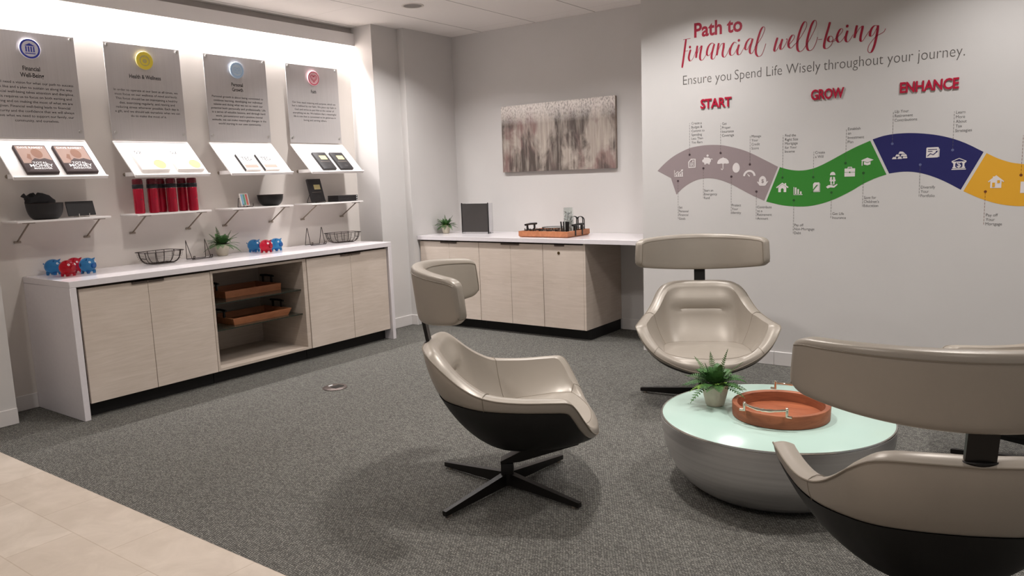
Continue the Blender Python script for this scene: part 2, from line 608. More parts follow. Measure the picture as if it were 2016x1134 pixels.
def text_polys(body, bold=0.0, spacing=1.0):
    """vertices and faces of a line of lettering in its own plane"""
    key = (body, bold, spacing)
    if key in _tc:
        return _tc[key]
    cu = bpy.data.curves.new('lettering', 'FONT')
    cu.body = body
    cu.size = 1.0
    cu.offset = bold
    cu.space_character = spacing
    cu.resolution_u = 3
    cu.fill_mode = 'FRONT'
    o = bpy.data.objects.new('lettering', cu)
    me = bpy.data.meshes.new_from_object(o)
    v = [(p.co.x, p.co.y) for p in me.vertices]
    f = [tuple(p.vertices) for p in me.polygons]
    bpy.data.objects.remove(o)
    bpy.data.curves.remove(cu)
    bpy.data.meshes.remove(me)
    _tc[key] = (v, f)
    return v, f


CAP = 0.0


def cap_unit():
    v, _ = text_polys('H')
    return max(p[1] for p in v) - min(p[1] for p in v)


def text_into(bm, body, to3, x0, z0, cap, width=None, align='L', bold=0.0, depth=0.0, shear=0.0, spacing=1.0, xs=1.0):
    """lay a line of lettering: cap = capital height, width = exact width (or None: natural * xs)"""
    global CAP
    v, f = text_polys(body, bold, spacing)
    if not v:
        return
    if not CAP:
        hv, _ = text_polys('H')
        CAP = max(p[1] for p in hv) - min(p[1] for p in hv)
    s = cap / CAP
    mn = min(p[0] for p in v)
    mx = max(p[0] for p in v)
    sx = (width / (mx - mn)) if width else s * xs
    w = (mx - mn) * sx
    off = {'L': 0, 'C': -w / 2, 'R': -w}[align]
    P = [(x0 + off + (a - mn) * sx + shear * b * s, z0 + b * s) for a, b in v]
    lo = [bm.verts.new(to3(a, b, depth)) for a, b in P]
    for q in f:
        try:
            bm.faces.new([lo[i] for i in q])
        except ValueError:
            pass
    if depth:
        back = [bm.verts.new(to3(a, b, 0)) for a, b in P]
        cnt = {}
        for q in f:
            for i in range(len(q)):
                a, c = q[i], q[(i + 1) % len(q)]
                cnt.setdefault((min(a, c), max(a, c)), []).append((a, c))
        for e, l in cnt.items():
            if len(l) == 1:
                a, c = l[0]
                bm.faces.new((lo[c], lo[a], back[a], back[c]))


# ------------------------------------------------------------ the setting
CEIL = 2.945
Y_BACK, Y_MURAL, X_MURAL = 4.187, 3.478, 2.932


def struct(name, m, fn, **kw):
    return add(name, m, fn, kind='structure', smooth=False, **kw)


struct('floor', M['carpet'], lambda b: box(b, -0.1, 9, -0.55, 4.3, -0.05, 0))
struct('floor_tile', M['tile'], lambda b: box(b, -0.1, 9, -5.5, -0.55, -0.05, 0.002))
struct('ceiling', M['ceiling'], lambda b: box(b, 0.062, 9, -5.5, 4.3, CEIL, CEIL + 0.06))
struct('wall_left', M['niche'], lambda b: box(b, -0.1, 0, -0.243, 3.1, 0, 3.0))
struct('wall_left_pier', M['wall'], lambda b: box(b, -0.1, 0.293, -5.5, -0.243, 0, CEIL))
struct('wall_left_column', M['wall'], lambda b: box(b, -0.1, 0.313, 3.1, 3.453, 0, CEIL))
struct('wall_left_corner', M['wall'], lambda b: box(b, -0.1, 0.389, 3.453, 4.3, 0, CEIL))
struct('wall_back', M['wall'], lambda b: box(b, 0.389, X_MURAL, Y_BACK, 4.3, 0, CEIL))
struct('wall_right', M['wall'], lambda b: box(b, X_MURAL, 9, Y_MURAL, 4.3, 0, CEIL))
struct('trim_1', M['fascia'], lambda b: (box(b, 0.062, 0.08, -0.243, 3.1, 2.772, 2.885),
                                         box(b, 0.0, 0.062, -0.243, 3.1, 2.872, 2.885)))
struct('trim_2', M['reveal'], lambda b: box(b, 0.0, 0.046, -0.243, 3.1, 2.8855, 2.998))
struct('trim_3', M['trim'], lambda b: box(b, 0.05, 0.062, -0.243, 3.1, CEIL - 0.006, CEIL + 0.05))


def skirt(name, x0, x1, y0, y1):
    struct(name, M['trim'], lambda b: box(b, x0, x1, y0, y1, 0, 0.105, 0.003, 1))


skirt('baseboard_left', 0, 0.012, -0.243, -0.001)
skirt('baseboard_left_pier', 0.293, 0.305, -5.5, -0.243)
skirt('baseboard_left_column', 0.313, 0.325, 2.858, 3.441)
skirt('baseboard_left_corner', 0.313, 0.401, 3.441, 3.453)
skirt('baseboard_back', 2.36, X_MURAL, Y_BACK - 0.012, Y_BACK)
skirt('baseboard_right', X_MURAL, 4.01, Y_MURAL - 0.012, Y_MURAL)
skirt('baseboard_right_far', 4.0115, 9, Y_MURAL - 0.012, Y_MURAL)

# recessed ceiling fixture
t = thing('recessed_ceiling_light', 'round grey recessed fixture with a white rim in the ceiling panels', 'ceiling fixture', (1.12, 2.82, CEIL))
add('rim', M['can_rim'], lambda b: lathe(b, [(0.079, 0.0), (0.079, -0.004), (0.094, -0.004), (0.097, 0.0)], 48, cap0=False, cap1=False), t)
add('reflector', M['can'], lambda b: lathe(b, [(0.0, -0.0012), (0.055, -0.0014), (0.079, -0.002)], 48, cap0=False, cap1=False), t)

# ------------------------------------------------------------ left counter and its cabinets
H = 0.914
TK = 0.041
LA, LY = 0.668, 2.855
t = thing('worktop', 'white quartz worktop with waterfall ends along the display niche', 'worktop', (0, 0, 0))
add('top', M['quartz'], lambda b: box(b, 0.002, LA, 0, LY, H - TK, H, 0.002, 1), t)
add('end_panel', M['quartz'], lambda b: box(b, 0.002, LA, 0, TK, 0, H - TK - 0.0005, 0.002, 1), t)
add('end_panel', M['quartz'], lambda b: box(b, 0.318, LA, LY - TK, LY, 0, H - TK - 0.0005, 0.002, 1), t)


def cabinet_left(label, y0, y1, seams, pulls):
    t = thing('base_cabinet', label, 'cabinet', (0.02, y0, 0), group='cabinets under the left worktop')
    w = y1 - y0
    add('carcass', M['gap'], lambda b: box(b, 0, 0.603, 0.001, w - 0.001, 0.10, H - TK - 0.001), t)
    add('toe_kick', M['toe'], lambda b: box(b, 0.02, 0.545, 0.001, w - 0.001, 0, 0.099), t)
    for i, (a, c) in enumerate(seams):
        d = add('door', M['veneer'], lambda b: box(b, 0.6045, 0.6245, a - y0, c - y0, 0.100, 0.856, 0.001, 1), t)
        pc = pulls[i]
        add('handle', M['bronze_pull'], lambda b: (box(b, 0.606, 0.632, pc - 0.055 - y0, pc + 0.055 - y0, 0.8565, 0.8595),
                                                   box(b, 0.629, 0.632, pc - 0.055 - y0, pc + 0.055 - y0, 0.842, 0.8595)), d)
    return t


cabinet_left('double door pale wood cabinet at the near end of the left counter', 0.044, 0.997,
             ((0.063, 0.5195), (0.5225, 0.994)), (0.462, 0.580))
cabinet_left('double door pale wood cabinet beside the column, right of the open shelves', 1.883, LY - TK - 0.003,
             ((1.886, 2.3655), (2.3685, 2.808)), (2.308, 2.426))

t = thing('open_shelf_unit', 'open pale wood shelf unit with two glass shelves in the left counter', 'shelf unit', (0.02, 1.0, 0), group='cabinets under the left worktop')
W_ = 0.88
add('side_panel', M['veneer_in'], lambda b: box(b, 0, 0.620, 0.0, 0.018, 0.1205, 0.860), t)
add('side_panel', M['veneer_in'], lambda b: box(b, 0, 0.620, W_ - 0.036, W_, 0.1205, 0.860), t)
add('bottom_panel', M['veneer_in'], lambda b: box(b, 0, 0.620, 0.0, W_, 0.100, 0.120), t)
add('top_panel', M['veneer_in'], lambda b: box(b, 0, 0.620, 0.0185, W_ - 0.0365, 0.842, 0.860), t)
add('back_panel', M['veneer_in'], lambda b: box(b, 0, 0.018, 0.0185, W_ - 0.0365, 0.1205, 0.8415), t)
add('toe_kick', M['toe'], lambda b: box(b, 0.02, 0.545, 0.001, W_ - 0.001, 0, 0.099), t)
for z in (0.598, 0.394):
    g = add('glass_shelf', M['shelf_glass'], lambda b: box(b, 0.02, 0.578, 0.019, W_ - 0.037, z, z + 0.008), t)
    add('front_edge', M['glass_edge'], lambda b: box(b, 0.5785, 0.581, 0.019, W_ - 0.037, z, z + 0.008), g)


def serving_tray(label, cx, cy, z, lx, ly, flare, group, rz=0.0):
    """low rectangular wooden tray, black bar handles on its two short ends (ends at +-ly/2)"""
    t = thing('serving_tray', label, 'tray', (cx, cy, z), rz, group)
    a, c, hh, th = lx / 2, ly / 2, 0.055, 0.012
    def body(b):
        loft(b, [[(sx * (a - flare), sy * (c - flare), 0) for sx, sy in ((-1, -1), (1, -1), (1, 1), (-1, 1))],
                 [(sx * a, sy * c, hh) for sx, sy in ((-1, -1), (1, -1), (1, 1), (-1, 1))],
                 [(sx * (a - th), sy * (c - th), hh) for sx, sy in ((-1, -1), (1, -1), (1, 1), (-1, 1))],
                 [(sx * (a - th - flare), sy * (c - th - flare), 0.010) for sx, sy in ((-1, -1), (1, -1), (1, 1), (-1, 1))]],
             True, True, True)
    add('tray_body', M['tray_wood'], body, t, smooth=False)
    for s in (-1, 1):
        y = s * (c - th / 2)
        def hnd(b, y=y):
            for x in (-0.055, 0.055):
                box(b, x - 0.008, x + 0.008, y - 0.006, y + 0.006, hh, hh + 0.050)
            tube(b, [(-0.085, y, hh + 0.055), (0, y, hh + 0.059), (0.085, y, hh + 0.055)], 0.009, 10)
        add('handle', M['black_metal'], hnd, t)
    return t


serving_tray('wooden tray with black bar handles on the upper glass shelf', 0.265, 1.505, 0.6065, 0.35, 0.53, 0.004, 'wooden trays in the open unit')
serving_tray('wooden tray with black bar handles on the lower glass shelf', 0.372, 1.494, 0.4025, 0.36, 0.555, 0.022, 'wooden trays in the open unit')

# ------------------------------------------------------------ desk run on the back wall
YD = 3.507
DX0, DX1 = 0.391, 2.930
tag(add('worktop', M['quartz'], lambda b: box(b, DX0, DX1, YD, Y_BACK - 0.001, H - TK, H, 0.002, 1)),
    'white quartz worktop along the back wall with an open knee space at its right', 'worktop')


def cabinet_back(label, x0, x1, seams, pulls, lock=False, last=False):
    t = thing('base_cabinet', label, 'cabinet', (x0, 3.53, 0), group='cabinets under the back worktop')
    w = x1 - x0
    add('carcass', M['gap'], lambda b: box(b, 0.0005, w - 0.0005 - (0.022 if last else 0), 0.021, 0.645, 0.10, H - TK - 0.001), t)
    add('toe_kick', M['toe'], lambda b: box(b, 0.0005, w - (0.004 if last else 0.0005), 0.085, 0.645, 0, 0.099), t)
    if last:
        add('end_panel', M['veneer'], lambda b: box(b, w - 0.021, w, 0.0, 0.655, 0.100, H - TK - 0.001), t)
    for i, (a, c) in enumerate(seams):
        d = add('door', M['veneer'], lambda b: box(b, a - x0, c - x0, 0, 0.020, 0.100, 0.859, 0.001, 1), t)
        pc = pulls[i]
        add('handle', M['bronze_pull'], lambda b: (box(b, pc - 0.052 - x0, pc + 0.052 - x0, -0.007, 0.019, 0.8595, 0.8625),
                                                   box(b, pc - 0.052 - x0, pc + 0.052 - x0, -0.007, -0.004, 0.845, 0.8625)), d)
        if lock:
            add('lock', M['brass'], lambda b: (cyl(b, (2.075 - x0, -0.003, 0.785), (2.075 - x0, 0.005, 0.785), 0.013, seg=20),
                                               box(b, 2.073 - x0, 2.077 - x0, -0.0045, 0.0, 0.778, 0.792)), d)
    return t


cabinet_back('double door pale wood cabinet at the left end of the back worktop', 0.402, 1.164,
             ((0.406, 0.7865), (0.7895, 1.1625)), (0.736, 0.840))
cabinet_back('double door pale wood cabinet in the middle under the back worktop', 1.166, 1.902,
             ((1.1675, 1.5385), (1.5415, 1.9005)), (1.488, 1.592))
cabinet_back('single door pale wood cabinet with a round lock beside the knee space', 1.904, 2.350,
             ((1.906, 2.327),), (2.085,), True, True)

# ------------------------------------------------------------ wall panels over the counter
PANELS = [(-0.095, 0.502, 'blue temple disc headed Financial Well-Being'), (0.702, 1.293, 'yellow apple disc headed Health & Wellness'),
          (1.497, 2.093, 'pale blue disc headed Personal Growth'), (2.303, 2.906, 'pink heart disc headed Faith')]
PZ0, PZ1 = 1.846, 2.545
BODY = [
    (['We all need a vision for what our path to success', 'looks like and a plan to sustain us along the way.',
      'Financial well-being takes attention and discipline.', 'This requires us to focus on both earning and',
      'saving and on making the most of what we are', 'given. Financial well-being leads to financial',
      'security and the confidence that we will always', 'have what we need to support our family, our', 'community, and ourselves.'], 2.213),
    (['In order to operate at our best at all times, we', 'must focus on our wellness of mind and body.',
      'This focus should be on maintaining a healthy', 'diet, exercising regularly, and resting and',
      'reducing stress wherever possible. Each day is', 'a gift, and we should ask ourselves what we can', 'do to make the most of it.'], 2.213),
    (['Personal growth is about being committed to', 'continue learning, developing our individual',
      'talents and doing what we can to reach our', 'potential both personally and professionally. Life',
      'is a series of valuable lessons, and through hard', 'work, perseverance and a positive mental',
      'attitude, we can make meaningful changes in the', 'world starting in our own community.'], 2.214),
    (['Our lives need meaning and purpose, which we', 'feel is defined by our faith. We place our faith in',
      'God and strive to put Him at the center of', 'everything we do. We believe that a meaningful',
      'life is one that is committed to be generous in', 'loving and serving others.'], 2.212)]
HEADS = [[('Financial', 2.292), ('Well-Being', 2.248)], [('Health & Wellness', 2.300)],
         [('Personal', 2.303), ('Growth', 2.262)], [('Faith', 2.300)]]
EM = [('em_base', 'em_blue'), ('em_base_y', 'em_yellow'), ('em_base_s', 'em_sky'), ('em_base_p', 'em_pink')]
PX = 0.030      # face of the panels
ring_pts = lambda r, n=36: [(r * math.cos(2 * math.pi * i / n), r * math.sin(2 * math.pi * i / n)) for i in range(n)]


def flat_ring(b, r0, r1, x, n=40):
    loft(b, [[(x, r0 * math.cos(2 * math.pi * i / n), r0 * math.sin(2 * math.pi * i / n)) for i in range(n)],
             [(x, r1 * math.cos(2 * math.pi * i / n), r1 * math.sin(2 * math.pi * i / n)) for i in range(n)]], True)


def sym_poly(b, pts, x=0.0146):
    b.faces.new([b.verts.new((x, a, c)) for a, c in pts])


def stroke2(b, pts, w, x, closed=False):
    """flat ribbon of width w along 2D points in the (y, z) plane"""
    P = [Vector(p) for p in pts]
    n = len(P)
    L_, R_ = [], []
    for i in range(n):
        a = P[(i - 1) % n] if closed or i else P[i]
        c = P[(i + 1) % n] if closed or i < n - 1 else P[i]
        d = (c - a).normalized()
        nn = Vector((-d.y, d.x)) * w / 2
        L_.append(b.verts.new((x, *(P[i] + nn))))
        R_.append(b.verts.new((x, *(P[i] - nn))))
    for i in range(n if closed else n - 1):
        j = (i + 1) % n
        b.faces.new((L_[i], R_[i], R_[j], L_[j]))


def apple_pts(s):
    pts = []
    for i in range(40):
        a = 2 * math.pi * i / 40 + math.pi / 2
        r = s * (1 - 0.22 * math.exp(-((math.cos(a)) ** 2) * 14) * (1 if math.sin(a) > 0 else 0.5))
        pts.append((r * math.cos(a) * 1.02, r * math.sin(a)))
    return pts


def heart_pts(s):
    return [(s * 0.0625 * 16 * math.sin(a) ** 3, s * 0.0625 * (13 * math.cos(a) - 5 * math.cos(2 * a) - 2 * math.cos(3 * a) - math.cos(4 * a)))
            for a in (2 * math.pi * i / 40 for i in range(40))]


for k, (y0, y1, desc) in enumerate(PANELS):
    yc = (y0 + y1) / 2
    t = thing('wall_sign', 'grey metal sign panel with a ' + desc, 'sign', (0, yc, PZ0), group='sign panels over the display shelves')
    hw, hh = (y1 - y0) / 2, PZ1 - PZ0
    add('panel', M['panel'], lambda b: box(b, PX - 0.004, PX, -hw, hw, 0, hh, 0.001, 1), t)
    for sy in (-1, 1):
        for z in (0.050, hh - 0.022):
            add('standoff', M['standoff'], lambda b: (cyl(b, (0.0005, sy * (hw - 0.026), z), (PX - 0.0045, sy * (hw - 0.026), z), 0.008, seg=14),
                                                      cyl(b, (PX + 0.0002, sy * (hw - 0.026), z), (PX + 0.010, sy * (hw - 0.026), z), 0.0105, seg=18)), t)
    emz = 2.434 - PZ0
    e = add('emblem_disc', M[EM[k][0]], lambda b: (tube(b, [(0, 0, 0), (0.004, 0, 0), (0.012, 0, 0), (0.014, 0, 0)], 0, 48, radii=[0.064, 0.066, 0.066, 0.064])), t,
            loc=(PX + 0.0002, 0, emz))
    mm = M[EM[k][1]]
    if k == 0:
        add('emblem_ring', mm, lambda b: flat_ring(b, 0.052, 0.064, 0.0146), e)
        def sy_(b):
            sym_poly(b, [(-0.034, 0.018), (0.034, 0.018), (0, 0.036)])
            for q in (-0.024, -0.008, 0.008, 0.024):
                sym_poly(b, [(q - 0.0042, -0.018), (q + 0.0042, -0.018), (q + 0.0042, 0.014), (q - 0.0042, 0.014)])
                sym_poly(b, [(q - 0.0065, -0.021), (q + 0.0065, -0.021), (q + 0.0065, -0.018), (q - 0.0065, -0.018)])
            sym_poly(b, [(-0.032, -0.034), (0.032, -0.034), (0.032, -0.028), (-0.032, -0.028)])
        add('temple_symbol', mm, sy_, e)
    elif k == 1:
        add('emblem_ring', mm, lambda b: flat_ring(b, 0.040, 0.065, 0.0146), e)
        add('apple_symbol', mm, lambda b: (loft(b, [[(0.0146, a, c - 0.003) for a, c in apple_pts(0.031)], [(0.0146, a, c - 0.003) for a, c in apple_pts(0.017)]], True),
                                           stroke2(b, [(0, 0.022), (0.004, 0.030), (0.010, 0.036)], 0.005, 0.0147)), e)
    elif k == 2:
        add('emblem_ring', mm, lambda b: (flat_ring(b, 0.048, 0.056, 0.0146), flat_ring(b, 0.060, 0.065, 0.0146)), e)
        def bk(b):
            stroke2(b, [(-0.030, 0.018), (-0.030, -0.022), (-0.014, -0.022), (0, -0.027), (0.014, -0.022), (0.030, -0.022), (0.030, 0.018)], 0.005, 0.0146)
            stroke2(b, [(-0.030, 0.018), (-0.012, 0.020), (0, 0.014), (0.012, 0.020), (0.030, 0.018)], 0.005, 0.0147)
            stroke2(b, [(0, 0.014), (0, -0.026)], 0.005, 0.0148)
            stroke2(b, [(-0.016, 0.010), (-0.016, -0.012)], 0.007, 0.0149)
            stroke2(b, [(0.016, 0.010), (0.016, -0.012)], 0.007, 0.0149)
        add('book_symbol', mm, bk, e)
    else:
        add('emblem_ring', mm, lambda b: flat_ring(b, 0.054, 0.062, 0.0146), e)
        add('heart_symbol', mm, lambda b: (stroke2(b, [(a, c) for a, c in heart_pts(0.036)], 0.006, 0.0146, True),
                                           stroke2(b, [(a, c) for a, c in heart_pts(0.022)], 0.004, 0.0147, True)), e)
    to3 = lambda a, c, d: (PX + 0.0005 + d, a, c)
    def heading(b):
        for s, z in HEADS[k]:
            text_into(b, s, to3, 0, z - PZ0, 0.028, align='C', bold=0.018, xs=0.80)
    add('heading_text', M['ink'], heading, t)
    def para(b):
        lines, z = BODY[k]
        wmax = 0
        for s in lines:
            v, _ = text_polys(s, 0.004)
            wmax = max(wmax, max(p[0] for p in v) - min(p[0] for p in v))
        text_polys('H')
        sx = (0.520, 0.510, 0.525, 0.514)[k] / (wmax * 0.0160 / cap_unit())
        for i, s in enumerate(lines):
            text_into(b, s, to3, 0, z - PZ0 - 0.0105 - i * 0.0312, 0.0160, align='C', bold=0.004, xs=sx)
    add('body_text', M['ink'], para, t)

# ------------------------------------------------------------ display shelves under the panels
SHELF_Y = [(-0.090, 0.507), (0.703, 1.300), (1.493, 2.098), (2.307, 2.922)]
WHERE = ['below the Financial Well-Being panel', 'below the Health & Wellness panel', 'below the Personal Growth panel', 'below the Faith panel']
T_TOP = Vector((0.018, 0, 1.838))       # wall-side edge of the tilted board
T_BOT = Vector((0.292, 0, 1.568))       # room-side edge
T_DIR = (T_BOT - T_TOP).normalized()
T_NRM = Vector((-T_DIR.z, 0, T_DIR.x)).normalized()
T_LEN = (T_BOT - T_TOP).length


def tp(y, d, h=0.0):
    p = T_TOP + T_DIR * d + T_NRM * h
    return Vector((p.x, y, p.z))


def tbox(b, y0, y1, d0, d1, h0, h1, bev=0.0):
    m = Matrix(((T_DIR.x, 0, T_NRM.x, T_TOP.x), (0, 1, 0, 0), (T_DIR.z, 0, T_NRM.z, T_TOP.z), (0, 0, 0, 1)))
    box(b, d0, d1, y0, y1, h0, h1, bev, 2, m)


FZ = 1.297
for k, (y0, y1) in enumerate(SHELF_Y):
    t = thing('tilted_display_shelf', 'white sloping display shelf ' + WHERE[k], 'shelf', (0, 0, 0), group='sloping display shelves')
    add('board', M['white_plastic'], lambda b: tbox(b, y0, y1, 0, T_LEN, -0.012, 0, 0.003), t)
    add('ledge', M['white_plastic'], lambda b: tbox(b, y0, y1, T_LEN - 0.012, T_LEN, 0.0003, 0.014, 0.002), t)
    for yy in (y0 + 0.075, y1 - 0.075):
        a = add('bracket_arm', M['white_plastic'], lambda b: box(b, 0.014, 0.24, yy - 0.004, yy + 0.004, 1.575, 1.604), t)
        add('wall_knob', M['bracket'], lambda b: cyl(b, (0.0005, yy, 1.590), (0.0135, yy, 1.590), 0.014, seg=18), a)
    f = thing('flat_display_shelf', 'narrow white wall shelf on two struts ' + WHERE[k], 'shelf', (0, 0, 0), group='flat display shelves')
    add('board', M['white_plastic'], lambda b: box(b, 0.001, 0.25, y0 + 0.006, y1 + 0.012, FZ - 0.013, FZ, 0.002, 1), f)
    for q in (0.085, y1 - y0 - 0.055):
        yy = y0 + q
        s = add('strut', M['bracket'], lambda b: (tube(b, [(0.008, yy, 1.155), (0.215, yy, FZ - 0.018)], 0.0055, 8),
                                                  box(b, 0.19, 0.24, yy - 0.03, yy + 0.03, FZ - 0.019, FZ - 0.0135)), f)
        add('wall_plate', M['bracket'], lambda b: box(b, 0.0005, 0.009, yy - 0.023, yy + 0.023, 1.143, 1.159, 0.003), s)


# books and packs on the tilted boards
def cover_text(b, s, yl, d, cap, width, h, bold=0.01):
    """lettering on a cover; d grows down the slope"""
    text_into(b, s, lambda a, c, dd: tuple(tp(a, -c, h + dd)), yl, -d, cap, width=width, align='C', bold=bold)


def tquad(b, pts, h):
    b.faces.new([b.verts.new(tuple(tp(a, d, h))) for a, d in pts])


def money_book(label, y0, y1, d0=0.090, d1=0.349):
    w = y1 - y0
    t = thing('hardback_book', label, 'book', (0, 0, 0), group='portrait hardbacks on the sloping shelf')
    add('cover', M['cover_grey'], lambda b: tbox(b, y0, y1, d0, d1, 0.0006, 0.026, 0.002), t)
    add('cover_print', M['cover_pink'], lambda b: tquad(b, [(y0 + .008, d0 + .010), (y1 - .006, d0 + .010), (y1 - .006, d0 + .175), (y0 + .008, d0 + .175)], 0.0264), t)
    h = 0.0267
    def person(b):
        cy = y0 + w * 0.60
        tquad(b, [(cy + 0.034 * math.cos(a), d0 + 0.082 + 0.045 * math.sin(a)) for a in [2 * math.pi * i / 24 for i in range(24)]], h)
        tquad(b, [(y0 + w * .22, d0 + .125), (y0 + w * .30, d0 + .085), (y0 + w * .38, d0 + .090), (y0 + w * .34, d0 + .150)], h)
    add('portrait_print', M['skin_print'], person, t)
    def shirt(b):
        pts = [(y0 + w * .22, d0 + .215), (y0 + w * .30, d0 + .155), (y0 + w * .45, d0 + .128), (y0 + w * .60, d0 + .138), (y0 + w * .76, d0 + .128),
               (y1 - .006, d0 + .150), (y1 - .006, d0 + .250), (y0 + .012, d0 + .250)]
        tquad(b, pts, h + 0.0002)
    add('shirt_print', M['shirt_print'], shirt, t)
    def words(b):
        yc = y0 + w * 0.54
        cover_text(b, 'TOTAL', yc, d0 + .182, .018, w * .46, h + 0.0006)
        cover_text(b, 'MONEY', yc, d0 + .212, .026, w * .72, h + 0.0006)
        cover_text(b, 'MAKEOVER', yc, d0 + .234, .016, w * .56, h + 0.0006)
    add('cover_title', M['white_print'], words, t)
    add('author_line', M['white_print'], lambda b: cover_text(b, 'DAVE RAMSEY', y0 + w * .5, d0 + .034, .018, w * .80, h + 0.0004), t)


money_book('grey hardback with a portrait cover on the sloping shelf, left one of its pair', 0.000, 0.197)
money_book('grey hardback with a portrait cover on the sloping shelf, right of its twin', 0.244, 0.452)


def white_book(label, y0, y1, d0=0.128, d1=0.338):
    w = y1 - y0
    t = thing('paperback_book', label, 'book', (0, 0, 0), group='white books on the sloping shelf')
    add('cover', M['paper'], lambda b: tbox(b, y0, y1, d0, d1, 0.0006, 0.024, 0.002), t)
    add('cover_number', M['grey_print'], lambda b: cover_text(b, '52', y0 + w * .22, d0 + .040, .030, w * .24, 0.0244, 0.0), t)
    add('cover_word', M['grey_print'], lambda b: cover_text(b, 'weeks', y0 + w * .55, d0 + .024, .012, w * .25, 0.0244, 0.0), t)
    add('pig_print', M['cream_print'], lambda b: tquad(b, [(y0 + w * .74 + w * .20 * math.cos(a), d0 + .155 + .045 * math.sin(a)) for a in [2 * math.pi * i / 28 for i in range(28)]], 0.0244), t)
    def outline(b):
        pts = [tp(y0 + w * .74 + w * .205 * math.cos(a), d0 + .155 + .046 * math.sin(a), 0.0247) for a in [math.pi * (0.95 + 1.1 * i / 16) for i in range(17)]]
        tube(b, [tuple(p) for p in pts], 0.0007, 4)
    add('pig_outline', M['ink_soft'], outline, t)


white_book('white paperback numbered 52 with a cream drawing, left of the two', 0.768, 0.985)
white_book('white paperback numbered 52 with a cream drawing, right of the two', 1.050, 1.268)


def ted_book(label, y0, y1, d0=0.162, d1=0.352):
    w = y1 - y0
    t = thing('slim_book', label, 'book', (0, 0, 0), group='slim white books on the sloping shelf')
    add('cover', M['paper'], lambda b: tbox(b, y0, y1, d0, d1, 0.0006, 0.020, 0.001), t)
    add('spine', M['grey_print'], lambda b: tbox(b, y0 - 0.003, y0 - 0.0005, d0, d1, 0.0006, 0.020), t)
    add('cover_title', M['ink'], lambda b: cover_text(b, 'TED', y0 + w * .5, d0 + .078, .040, w * .66, 0.0207, 0.012), t)
    add('cover_subtitle', M['ink_soft'], lambda b: cover_text(b, 'talks', y0 + w * .5, d0 + .108, .009, w * .6, 0.0207, 0.0), t)
    add('pink_band', M['pink_print'], lambda b: tquad(b, [(y0 + .012, d0 + .130), (y1 - .008, d0 + .130), (y1 - .008, d0 + .165), (y0 + .012, d0 + .165)], 0.0204), t)


ted_book('slim white book with a pink band on the sloping shelf, left of the two', 1.640, 1.784)
ted_book('slim white book with a pink band on the sloping shelf, right of the two', 1.829, 1.972)


def organizer(t, b_fn, q_fn, txt_fn):
    add('cover', M['black_card'], b_fn, t)
    add('photo_label', M['cream_print'], q_fn[0], t)
    add('oval_badge', M['grey_print'], q_fn[1], t)
    add('embossed_line', M['bracket'], txt_fn, t)


for lab, y0, y1 in (('black slim organizer pack with a square photo label, left one lying on the sloping shelf', 2.448, 2.602),
                    ('black slim organizer pack with a square photo label, right one lying on the sloping shelf', 2.652, 2.807)):
    d0, d1, w = 0.136, 0.354, y1 - y0
    t = thing('organizer_pack', lab, 'organizer', (0, 0, 0), group='black organizers below the Faith panel')
    organizer(t, lambda b: tbox(b, y0, y1, d0, d1, 0.0006, 0.022, 0.003),
              (lambda b: tquad(b, [(y0 + w * .32, d0 + .046), (y0 + w * .82, d0 + .046), (y0 + w * .82, d0 + .096), (y0 + w * .32, d0 + .096)], 0.0224),
               lambda b: tquad(b, [(y0 + w * .56 + .023 * math.cos(a), d0 + .178 + .013 * math.sin(a)) for a in [2 * math.pi * i / 20 for i in range(20)]], 0.0224)),
              lambda b: tquad(b, [(y0 + w * .15, d0 + .122), (y0 + w * .85, d0 + .122), (y0 + w * .85, d0 + .126), (y0 + w * .15, d0 + .126)], 0.0224))


# ------------------------------------------------------------ things on the flat shelves
def bowl_shape(b, R, r, h, th=0.004, seg=36, n=10):
    out = [(r + (R - r) * math.sin(math.pi / 2 * i / n), h * (1 - math.cos(math.pi / 2 * i / n))) for i in range(n + 1)]
    inn = [(max(0.0, a - th), c + th * (1 - i / n)) for i, (a, c) in enumerate(out)]
    prof = [(0.0, 0.0)] + out + list(reversed(inn)) + [(0.0, th)]
    lathe(b, prof, seg)


t = thing('wire_bowl', 'black mesh bowl holding black cloth on the shelf below the Financial Well-Being panel', 'bowl', (0.125, 0.142, FZ))
add('mesh_wall', M['black_card'], lambda b: bowl_shape(b, 0.112, 0.062, 0.108), t)
def rims(b):
    for rr, z in ((0.112, 0.108), (0.104, 0.070), (0.090, 0.040)):
        tube(b, [(rr * math.cos(a), rr * math.sin(a), z) for a in [2 * math.pi * i / 36 for i in range(36)]], 0.0022, 6, True)
add('wire_rim', M['wire'], rims, t)


